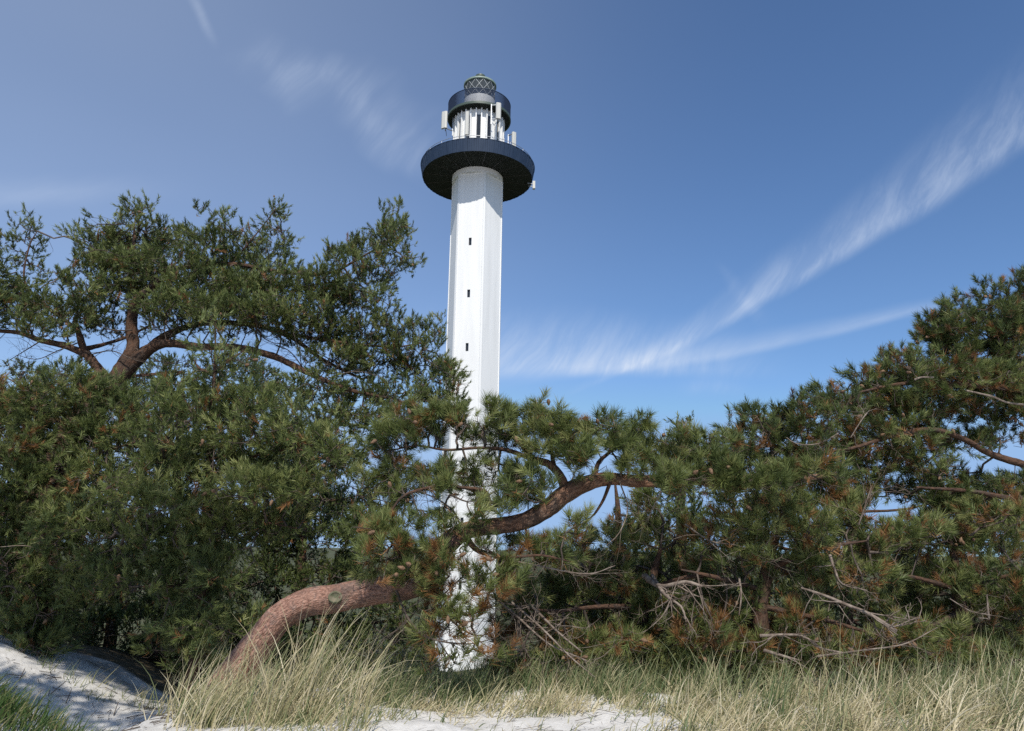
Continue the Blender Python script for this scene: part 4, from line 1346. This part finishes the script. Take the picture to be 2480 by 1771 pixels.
t = low_right_pine('low tangled pine with long bare grey branch at lower right', 1840, 8.2,
                   [([(1840, 1500, 8.2), (1850, 1420, 8.2), (1870, 1330, 8.2), (1900, 1250, 8.3)], [.10, .085, .07, .05, .02]),
                    ([(1850, 1430, 8.2), (1740, 1400, 7.9), (1650, 1380, 7.8)], [.04, .03, .012]),
                    ([(1860, 1380, 8.2), (1980, 1330, 8.0), (2100, 1310, 7.9)], [.04, .03, .012]),
                    ([(1848, 1470, 8.2), (1990, 1500, 7.9), (2130, 1540, 7.7)], [.04, .03, .012])],
                   [(1720, 1310, 80, 40), (1800, 1270, 80, 40), (1880, 1240, 80, 36), (1960, 1290, 90, 44), (1820, 1340, 90, 44), (1740, 1370, 60, 36), (1920, 1370, 80, 44), (2040, 1340, 90, 44), (2060, 1250, 80, 36), (2130, 1300, 80, 44), (1850, 1490, 80, 40, .3), (1760, 1470, 60, 40), (1940, 1510, 70, 36, .35), (2010, 1430, 70, 34), (2080, 1400, 80, 40), (1700, 1530, 60, 36, .35), (1800, 1540, 80, 36), (1920, 1570, 90, 34, .3), (2020, 1570, 90, 36), (1760, 1600, 80, 30), (1880, 1620, 100, 28), (2030, 1620, 90, 28), (1990, 1210, 70, 34)], 89, .13)
t.dead_branch([(1940, 1424, 7.7), (1990, 1440, 7.6), (2050, 1465, 7.5), (2110, 1490, 7.45), (2170, 1530, 7.4)], [.014, .030], 12, flen=.35, label='long bare grey branch slanting down to the right')
t.dead_branch([(2010, 1345, 7.7), (2022, 1380, 7.6), (2040, 1415, 7.5), (2100, 1430, 7.5)], [.022, .006], 10, flen=.35)
t.dead_branch([(1790, 1400, 7.8), (1795, 1440, 7.6), (1790, 1490, 7.5)], [.016, .006], 6, flen=.35)
t.dead_branch([(1840, 1540, 7.6), (1940, 1540, 7.5), (1990, 1570, 7.4), (2100, 1590, 7.3)], [.022, .006], 18, flen=.45)
t.dead_branch([(1980, 1590, 7.4), (2090, 1575, 7.3), (2190, 1560, 7.3), (2270, 1520, 7.3)], [.014, .004], 10, flen=.35)
t.dead_branch([(1660, 1270, 7.9), (1720, 1310, 7.7), (1780, 1320, 7.6), (1850, 1340, 7.6)], [.014, .004], 14, flen=.5)
t.dead_branch([(2080, 1270, 7.8), (2100, 1210, 7.7), (2110, 1180, 7.7)], [.012, .004], 8, flen=.5)
t.dead_branch([(1850, 1575, 7.5), (1900, 1590, 7.4), (1940, 1600, 7.4)], [.026, .008], 8, flen=.3)

t = low_right_pine('low dense pine in the bottom right corner behind tall grass', 2330, 8.8,
                   [([(2330, 1500, 8.8), (2320, 1400, 8.8), (2300, 1300, 8.8)], [.09, .08, .06, .02]),
                    ([(2325, 1430, 8.8), (2220, 1400, 8.5), (2150, 1390, 8.4)], [.035, .025, .01]),
                    ([(2325, 1430, 8.8), (2420, 1400, 8.5), (2500, 1380, 8.4)], [.035, .025, .01]),
                    ([(2328, 1480, 8.8), (2230, 1530, 8.3), (2180, 1540, 8.2)], [.035, .025, .01])],
                   [(2180, 1350, 80, 44), (2270, 1310, 80, 44), (2370, 1330, 90, 50), (2460, 1310, 70, 60), (2200, 1430, 90, 50), (2310, 1410, 100, 50), (2420, 1420, 100, 50), (2130, 1480, 70, 40), (2250, 1500, 100, 50), (2370, 1500, 100, 50), (2470, 1500, 70, 60), (2180, 1560, 90, 44), (2300, 1580, 100, 40), (2420, 1580, 100, 44), (2200, 1280, 80, 40), (2300, 1250, 80, 36), (2420, 1250, 80, 36), (2150, 1620, 90, 30), (2300, 1640, 100, 30)], 97, .11)
t.dead_branch([(2390, 1440, 8.0), (2392, 1470, 8.0), (2395, 1500, 8.0)], [.006, .016], 4, flen=.2)
t.dead_branch([(2300, 1450, 8.1), (2350, 1480, 8.0), (2400, 1490, 7.9)], [.008, .005], 8, flen=.3)


# ---- tall pine at the right edge
def right_pine():
    Y = 9.6
    b = gp(2700, Y, 0.1)
    t = Pine('pine_tree', 'tall dark pine rising at the right edge with sky under its low limb', b, 101,
             shoot=0.15, needle=0.082, width=0.0075, count=56, dead=0.11, tint=(0.34, 0.2), up=0.6, group='pine trees on the dune', spread=54, bare=.35, twig_r=.0026)
    t.limb([b, (2720, 1400, Y), (2700, 1200, Y), (2660, 1000, Y), (2620, 850, Y), (2560, 720, Y), (2500, 650, Y)], [.24, .22, .20, .16, .11, .06, .02], 'trunk', sides=16)
    t.limb([(2690, 1180, Y), (2580, 1150, Y - .2), (2480, 1125, Y - .3), (2400, 1100, Y - .4), (2330, 1062, Y - .5), (2250, 1040, Y - .6), (2150, 1060, Y - .8), (2040, 1090, Y - 1.0), (1930, 1090, Y - 1.2)],
           [.085, .07, .055, .048, .04, .034, .028, .02, .01], sides=10)
    t.limb([(2660, 1000, Y), (2540, 960, Y - .2), (2440, 940, Y - .4), (2300, 930, Y - .5), (2180, 930, Y - .7), (2080, 950, Y - 1.0)], [.07, .06, .05, .04, .025, .012], sides=9)
    t.limb([(2620, 850, Y), (2520, 830, Y), (2420, 800, Y), (2320, 790, Y), (2250, 770, Y)], [.05, .04, .03, .02, .01], sides=8)
    t.limb([(2670, 1010, Y), (2740, 960, Y), (2820, 940, Y)], [.06, .04, .015], sides=8)
    t.limb([(2700, 1180, Y), (2800, 1140, Y + .2), (2900, 1130, Y + .3)], [.07, .05, .015], sides=8)
    t.limb([(2690, 1180, Y), (2600, 1200, Y - .4), (2480, 1210, Y - .6), (2350, 1190, Y - .8), (2220, 1180, Y - 1.0)], [.05, .045, .04, .03, .012], sides=8)
    CL = [(2470, 700, 40, 46), (2490, 760, 60, 50), (2440, 760, 36, 26), (2330, 740, 30, 36), (2320, 780, 66, 40), (2260, 765, 28, 24), (2270, 800, 44, 30), (2390, 780, 60, 44), (2440, 820, 80, 50), (2340, 830, 80, 40), (2270, 840, 50, 22), (2400, 870, 90, 46), (2480, 880, 70, 60), (2300, 890, 90, 40),
          (2160, 870, 26, 32), (2200, 880, 50, 34), (2150, 900, 30, 30), (2220, 920, 80, 36), (2320, 940, 100, 40), (2430, 950, 90, 44), (2240, 980, 100, 40), (2370, 1000, 100, 34), (2470, 1010, 60, 34), (2150, 950, 60, 34), (2100, 945, 44, 30), (2060, 930, 34, 24), (2000, 955, 50, 30), (2030, 990, 70, 34), (2130, 1000, 90, 40), (1950, 980, 40, 34), (1960, 1020, 70, 34),
          (2050, 1050, 90, 36), (2180, 1050, 100, 34), (1900, 1040, 60, 34), (1880, 1010, 34, 22), (1830, 1030, 40, 32), (1790, 1030, 34, 32), (1850, 1080, 80, 36), (1950, 1090, 90, 36), (2060, 1110, 100, 36), (2170, 1120, 90, 34), (1780, 1090, 60, 36), (1880, 1140, 90, 36), (2000, 1160, 100, 36), (2120, 1180, 100, 34), (2250, 1130, 60, 28), (2230, 1190, 90, 34), (2330, 1180, 90, 36), (2430, 1190, 80, 36), (2490, 1180, 50, 34), (2300, 1230, 90, 30), (1780, 1150, 80, 34), (1830, 1200, 90, 34), (2330, 1060, 80, 26), (2250, 1060, 80, 30), (2420, 1060, 70, 22), (2400, 730, 40, 30), (2480, 820, 60, 50), (2380, 920, 90, 40), (2470, 950, 70, 44), (2200, 1010, 90, 36)]
    CL += [(2560, 690, 90, 60), (2560, 800, 120, 60), (2680, 760, 110, 60), (2780, 850, 120, 60), (2640, 880, 120, 60), (2820, 960, 120, 60), (2700, 980, 130, 60), (2560, 960, 110, 60), (2860, 1080, 130, 60), (2740, 1100, 120, 60), (2600, 1060, 110, 50), (2900, 1200, 130, 60), (2760, 1230, 130, 60), (2600, 1200, 120, 60)]
    for c in CL:
        near = 1.0 * smoothstep(2300, 1850, c[0])
        t.clump(c[0], c[1], Y - .2 - near + t.rng.uniform(-.45, .45), c[2], c[3], .5, 1.5 if c[0] < 2530 else .6, tint=t.rng.normal(0, .08))
    t.grow()
    t.cones(60, 0.03)
    D = t.dead_branch
    D([(2340, 946, 8.7), (2400, 960, 8.7), (2440, 975, 8.8), (2500, 982, 9.0)], [.014, .018], 3, flen=.2)
    D([(2215, 920, 8.6), (2230, 914, 8.6), (2260, 914, 8.7)], [.016, .012], 2, flen=.15)
    D([(1905, 1060, 8.0), (1930, 1075, 7.9), (1980, 1075, 7.9), (2030, 1050, 8.0)], [.006, .010], 8, flen=.35)
    D([(2060, 1060, 8.1), (2085, 1020, 8.1), (2100, 1000, 8.2)], [.006, .010], 6, flen=.25)
    D([(1760, 1130, 7.9), (1800, 1170, 7.8), (1870, 1160, 7.8), (1950, 1140, 7.9)], [.010, .004], 12, flen=.4)


right_pine()


# ---- pine standing left of the camera, outside the picture: its crown dapples the sand path
def shade_pine():
    b = ground_point(-8.6, 2.6)
    t = Pine('pine_tree', 'pine just outside the left edge whose crown dapples the sand path', b, 113, shoot=0.20, needle=0.08, width=0.0135, count=34,
             dead=.03, group='pine trees on the dune', bare=.2)
    V = lambda x, y, z: np.array([x, y, z])
    t.limb([b, V(-8.5, 2.7, 1.6), V(-8.2, 2.9, 3.0), V(-7.6, 3.2, 4.2), V(-7.2, 3.5, 5.4), V(-7.0, 3.6, 6.6)], [.22, .19, .16, .13, .09, .03], 'trunk', sides=14)
    for q in ((-4.6, 2.9, 5.2), (-6.6, 5.2, 5.6), (-8.2, 4.6, 5.0), (-5.6, 2.2, 5.9), (-3.8, 2.6, 5.6), (-4.7, 3.8, 6.7), (-3.3, 3.5, 6.8), (-2.8, 2.4, 6.4)):
        t.limb([V(-7.4, 3.35, 4.7), V(*((np.array((-7.4, 3.35, 4.7)) + q) / 2 + [0, 0, .1])), V(*q)], [.08, .06, .025], sides=8)
    rng = t.rng
    tips, cen = [], []
    for q, ax, n in (((-4.7, 2.9, 5.3), (1.1, .7, .40), 150), ((-3.6, 2.5, 5.7), (.9, .7, .3), 90), ((-6.6, 5.2, 5.8), (1.0, .9, .45), 260), ((-8.0, 4.6, 5.3), (1.1, .9, .5), 220), ((-5.7, 2.2, 6.0), (1.1, .9, .5), 130), ((-7.0, 3.8, 6.7), (1.1, 1.0, .5), 220), ((-4.7, 3.1, 6.8), (.9, .65, .35), 300), ((-3.5, 2.95, 6.9), (.8, .6, .35), 290), ((-5.9, 3.2, 6.6), (.9, .65, .35), 260), ((-2.75, 2.35, 6.5), (.42, .40, .3), 90), ((-4.6, 2.0, 6.3), (.9, .7, .30), 90), ((-5.9, 4.3, 5.2), (.9, .6, .35), 110)):
        g = rng.standard_normal((n, 3))
        g /= np.linalg.norm(g, axis=1)[:, None]
        tips.append(np.array(q) + g * np.array(ax) * (rng.uniform(.05, 1, n) ** .5)[:, None])
        cen.append(np.repeat(np.array(q)[None], n, 0))
    tips, cen = np.vstack(tips) + [.45, 0, 0], np.vstack(cen) + [.45, 0, 0]
    k = np.arange(len(tips))
    me = segs_mesh('twigs', cen + (tips - cen) * .1, tips, np.full(len(k), .006), np.full(len(k), .003), t.base)
    tw = obj('twigs', me, M_TWIG, t.root)
    tw['kind'] = 'stuff'
    D = (tips - cen) + rng.standard_normal(tips.shape) * .3 + [0, 0, .5]
    D /= np.linalg.norm(D, axis=1)[:, None]
    t._needles(tips, D, np.full(len(tips), .03), np.zeros(len(tips)))


shade_pine()


# ------------------------------------------------------------------ grass
def blades(name, roots, heights, lean, tint, width, mat, label, cat, seed, segs=5, curl=1.0):
    rng = np.random.default_rng(seed)
    n = len(roots)
    az = rng.normal(0.0, 0.75, n)                      # wind from the left
    flip = rng.uniform(0, 1, n) < 0.12
    az = np.where(flip, az + math.pi, az)
    d = np.stack([np.cos(az), np.sin(az), np.zeros(n)], 1)
    s = np.linspace(0, 1, segs + 1)
    ang0 = lean * rng.uniform(0.1, 1.0, n)
    bend = curl * rng.uniform(0.1, 1.5, n) * lean
    pts = [roots]
    for k in range(segs):
        a_ = ang0 + bend * (s[k] ** 1.5)
        step = (heights / segs)[:, None]
        pts.append(pts[-1] + step * (np.sin(a_)[:, None] * d + np.cos(a_)[:, None] * np.array([0, 0, 1.0])))
    Pn = np.stack(pts, 1)                                # n, segs+1, 3
    side = np.stack([-np.sin(az + rng.normal(0, .9, n)), np.cos(az), rng.normal(0, .25, n)], 1)
    side = np.stack([rng.standard_normal(n), rng.standard_normal(n) * .5, rng.standard_normal(n) * .2], 1)
    side /= np.linalg.norm(side, axis=1)[:, None]
    w = width * rng.uniform(.7, 1.3, n)
    prof = (1 - s ** 2.2) * 0.95 + 0.05
    Lf = Pn - side[:, None] * (w[:, None] * prof)[..., None] / 2
    Rt = Pn + side[:, None] * (w[:, None] * prof)[..., None] / 2
    V = np.stack([Lf, Rt], 2).reshape(n, -1, 3)
    m = 2 * (segs + 1)
    F = np.concatenate([np.arange(n)[:, None] * m + np.array([[2 * k, 2 * k + 1, 2 * k + 3, 2 * k + 2]]) for k in range(segs)])
    me = mesh_np(name, V.reshape(-1, 3), F, 4, {'tint': ('FLOAT', np.repeat(tint, m))})
    o = obj(name, me, mat)
    STAT.append((name, n, len(F) * 2))
    return tag(o, label, cat, None, 'stuff')


M_MARRAM = blade_material('marram_blades', [(0.0, C(0.075, 0.115, 0.040)), (0.3, C(0.170, 0.215, 0.095)), (0.55, C(0.36, 0.34, 0.18)), (0.8, C(0.56, 0.48, 0.29)), (1.0, C(0.72, 0.64, 0.45))])
M_LAWN = blade_material('short_grass_blades', [(0.0, C(0.035, 0.070, 0.018)), (0.5, C(0.075, 0.135, 0.034)), (0.8, C(0.17, 0.18, 0.07)), (1.0, C(0.36, 0.31, 0.17))])


def build_grass():
    rng = np.random.default_rng(5)
    R, H, L, T = [], [], [], []

    def tuft(px, Y, n, rad, h, lean, tint, tsd=.16):
        x = P(px, 1700, Y)[0]
        a_ = rng.uniform(0, 6.283, n)
        r = rad * np.sqrt(rng.uniform(0, 1, n))
        xs, ys = x + r * np.cos(a_), Y + r * np.sin(a_) * .8
        R.append(np.stack([xs, ys, ground_z(xs, ys) - .01], 1))
        H.append(h * rng.uniform(.45, 1.15, n))
        L.append(np.full(n, lean))
        T.append(np.clip(rng.normal(tint, tsd, n), 0, 1))
    # tall straw clump in front of the trunk's foot
    for _ in range(46):
        px = rng.uniform(490, 900)
        tuft(px, rng.uniform(6.2, 7.3), 20, .10, (rng.uniform(.35, .65) if rng.uniform() < .6 else rng.uniform(.7, 1.0)), rng.uniform(.45, 1.1), rng.uniform(.45, .95), .2)
    for _ in range(32):
        tuft(rng.uniform(450, 980), rng.uniform(5.9, 6.7), 26, .16, rng.uniform(.2, .45), rng.uniform(.6, 1.1), rng.uniform(.35, .8), .2)
    # green-straw middle
    for _ in range(84):
        tuft(rng.uniform(860, 1750), rng.uniform(6.95, 8.2), 46, .16, rng.uniform(.26, .50), rng.uniform(.5, 1.2), rng.uniform(.15, .65), .2)
    for _ in range(30):
        tuft(rng.uniform(1000, 1520), rng.uniform(7.2, 8.2), 50, .2, rng.uniform(.22, .42), rng.uniform(.35, .9), rng.uniform(.10, .40))
    # right-hand windblown mass
    for _ in range(120):
        px = rng.uniform(1640, 2700)
        k = float(smoothstep(1700, 2250, px))
        tuft(px, rng.uniform(6.0, 7.8), 50, .17, rng.uniform(.24, .42) + .17 * k, rng.uniform(.95, 1.6), rng.uniform(.36, .95), .22)
    for _ in range(44):
        tuft(rng.uniform(1650, 2520), rng.uniform(6.4, 7.7), 24, .12, rng.uniform(.42, .78), rng.uniform(.4, 1.0), rng.uniform(.15, .6), .2)
    # low straw thatch at the edge of the sand
    for _ in range(80):
        px = rng.uniform(900, 2500)
        tuft(px, rng.uniform(6.8, 7.3) - (.7 * rng.uniform() if px > 1650 else 0), 40, .18, rng.uniform(.14, .30), rng.uniform(.9, 1.5), rng.uniform(.6, .95))
    # single stems in the sand and along the path
    for _ in range(110):
        tuft(rng.uniform(900, 1750), rng.uniform(6.2, 7.0), 3, .1, rng.uniform(.06, .22), 1.0, rng.uniform(.1, .8))
    for _ in range(22):
        tuft(rng.uniform(380, 560), rng.uniform(6.2, 7.6), 8, .12, rng.uniform(.3, .75), .7, rng.uniform(.5, .9))
    for _ in range(22):
        tuft(rng.uniform(60, 500), rng.uniform(8.1, 8.9), 8, .12, rng.uniform(.1, .3), .9, rng.uniform(.2, .6))
    R_, H_, L_, T_ = np.vstack(R), np.concatenate(H), np.concatenate(L), np.concatenate(T)
    blades('marram_grass', R_, H_, L_, T_, .0085, M_MARRAM, 'straw and green beach grass bent by wind along the dune crest', 'grass', 6)
    # short lush grass on the hump at the lower left
    n = 15000
    x = rng.normal(-3.2, .75, n)
    y = rng.normal(4.0, .8, n)
    z = ground_z(x, y)
    hump = np.exp(-(((x + 3.35) / 0.95) ** 2 + ((y - 4.1) / 0.95) ** 2))
    ok = (hump > .28 + .22 * rng.uniform(-1, 1, n)) & (y > 2.2)
    x, y, z = x[ok], y[ok], z[ok]
    n = len(x)
    blades('short_grass', np.stack([x, y, z - .01], 1), rng.uniform(.07, .22, n), np.full(n, .8), np.clip(rng.normal(.5, .25, n), 0, 1), .0075, M_LAWN,
           'short dark green grass on the hump in the lower left corner', 'grass', 8, segs=3)


build_grass()


def sand_litter():
    rng = np.random.default_rng(77)
    n = 1300
    left = rng.uniform(0, 1, n) < .7
    x = np.where(left, rng.uniform(-6.2, -2.6, n), rng.uniform(-1.4, 2.2, n))
    y = np.where(left, rng.uniform(5.6, 8.5, n), rng.uniform(6.0, 7.2, n))
    L = np.where(rng.uniform(0, 1, n) < .12, rng.uniform(.08, .25, n), rng.uniform(.02, .07, n))
    th = rng.uniform(0, 6.283, n)
    A = np.stack([x, y, ground_z(x, y) + .012], 1)
    x2, y2 = x + L * np.cos(th), y + L * np.sin(th)
    B = np.stack([x2, y2, ground_z(x2, y2) + .012 + L * rng.uniform(0, .25, n)], 1)
    r = np.where(left, .0020 + .016 * L, .0012 + .006 * L)
    o = obj('sand_litter', segs_mesh('sand_litter', A, B, r, r * .7, np.zeros(3)), M_TWIG)
    tag(o, 'fallen needles and twig bits scattered over the pale sand', 'litter', None, 'stuff')


sand_litter()


# ------------------------------------------------------------------ small things
def dead_shrub(label, px, py, Y, size, seed, n):
    rng = np.random.default_rng(seed)
    x = float(P(px, py, Y)[0])
    top = float(P(px, py, Y)[2])
    g = ground_point(x, Y)
    base = np.array([x, Y, min(top - size, g[2] + .0) if top - size < g[2] else g[2]])
    A, B, ra, rb = [], [], [], []

    def grow(p, d, L, r, depth):
        for k in range(3):
            d = d + rng.standard_normal(3) * .28
            d /= np.linalg.norm(d)
            q = p + d * L / 3
            A.append(p); B.append(q); ra.append(r); rb.append(r * .85)
            p, r = q, r * .85
        if depth:
            for _ in range(rng.integers(2, 5)):
                dd = d + rng.standard_normal(3) * .9
                grow(p, dd / np.linalg.norm(dd), L * .68, r * .7, depth - 1)
    H = max(size, top - base[2])
    for _ in range(n):
        d = np.array([rng.normal(0, .5), rng.normal(0, .5), 1.0])
        grow(base + rng.standard_normal(3) * [size * .35, size * .2, 0], d / np.linalg.norm(d), H * .42, .007, 4)
    root = thing('dead_shrub', label, 'shrub', tuple(base), 'dead grey shrubs')
    me = segs_mesh('twigs', np.array(A), np.array(B), np.array(ra), np.array(rb), base)
    obj('twigs', me, M_LICHEN, root)


M_LICHEN = weathered('lichen_twigs', (0.22, 0.22, 0.20), (0.46, 0.46, 0.43), 12.0, 0.9, 0)
dead_shrub('leafless lichen-grey shrub under the arching trunk', 920, 1500, 9.4, .5, 121, 9)
dead_shrub('small pale dead shrub in the grass before the lighthouse foot', 1095, 1620, 8.7, .25, 123, 7)


def parked_car():
    """rear of a dark car beside the tower foot, half hidden by the grass"""
    Y = 50.0
    c = P(1246, 1640, Y)
    g = np.array([c[0], Y, float(ground_z(c[0], Y))])
    t = thing('parked_car', 'dark parked car with red tail lights beside the lighthouse foot', 'car', tuple(g), None, math.radians(4))
    m_body = material('black_car_paint', (0.012, 0.012, 0.013), 0.5, spec=0.3)[0]
    m_red = material('red_tail_light', (0.45, 0.03, 0.035), 0.25)[0]
    m_tyre = material('tyre_rubber', (0.02, 0.02, 0.02), 0.9)[0]
    W, L = .9, 4.3
    prof = [(0, .32), (0, .78), (.06, .98), (.45, 1.40), (.9, 1.48), (2.0, 1.46), (2.75, 1.02), (4.0, .86), (4.3, .62), (4.3, .30)]
    v, f = [], []
    m = len(prof)
    for sx in (-1, -.93, .93, 1):
        for (y, z) in prof:
            k = .82 if z > 1.1 else 1.0
            inset = 1.0 if abs(sx) < 1 else .985
            v.append((sx * W * k, y, z if abs(sx) < 1 else z * .985))
    for s in range(3):
        for k in range(m - 1):
            f.append((s * m + k, (s + 1) * m + k, (s + 1) * m + k + 1, s * m + k + 1))
    f += [tuple(range(m)), tuple(range(4 * m - 1, 3 * m - 1, -1))]
    obj('body', poly('body', v, f), m_body, t)
    w = obj('rear_window', poly('rear_window', [(-.62, .08, 1.02), (.62, .08, 1.02), (.56, .41, 1.365), (-.56, .41, 1.365)], [(0, 1, 2, 3)]), M_FRAME, t)
    for s in (-1, 1):
        obj('tail_light', Boxes().box((s * .68, -.012, .86), (.16, .03, .10)).mesh('tail_light'), m_red, t)
        for y in (.8, 3.4):
            wh = obj('wheel', lathe('wheel', [(.05, -.11), (.27, -.11), (.33, -.08), (.33, .08), (.27, .11), (.05, .11)], 24), m_tyre, t, (s * (W - .1), y, .33))
            wh.rotation_euler = (0, math.pi / 2, 0)
    obj('bumper', Boxes().box((0, -.04, .48), (.86, .06, .13)).mesh('bumper'), m_body, t)
    obj('number_plate', Boxes().box((0, -.012, .74), (.26, .012, .06)).mesh('number_plate'), M_GREY, t)


parked_car()


def boulder():
    rng = np.random.default_rng(9)
    c = P(1338, 1628, 9.2)
    g = ground_point(c[0], 9.2)
    n = 14
    v, f = [], []
    for j in range(8):
        ph = math.pi * (j / 7 - .5)
        for i in range(n):
            th = 2 * math.pi * i / n
            k = 1 + .22 * math.sin(3 * th + 2 * ph) + .10 * rng.standard_normal()
            v.append((.24 * k * math.cos(ph) * math.cos(th), .18 * k * math.cos(ph) * math.sin(th), .06 + .36 * math.sin(ph) * (1 + .05 * rng.standard_normal())))
    for j in range(7):
        for i in range(n):
            f.append((j * n + i, j * n + (i + 1) % n, (j + 1) * n + (i + 1) % n, (j + 1) * n + i))
    o = obj('boulder', poly('boulder', v, f), weathered('grey_stone', (.20, .20, .17), (.33, .32, .28), 8., .9, .5, .01), None, tuple(g + [0, 0, .1]))
    tag(o, 'grey boulder half sunk in green grass right of the lighthouse foot', 'boulder')


boulder()
print('STAT', sum(s[2] for s in STAT), STAT)
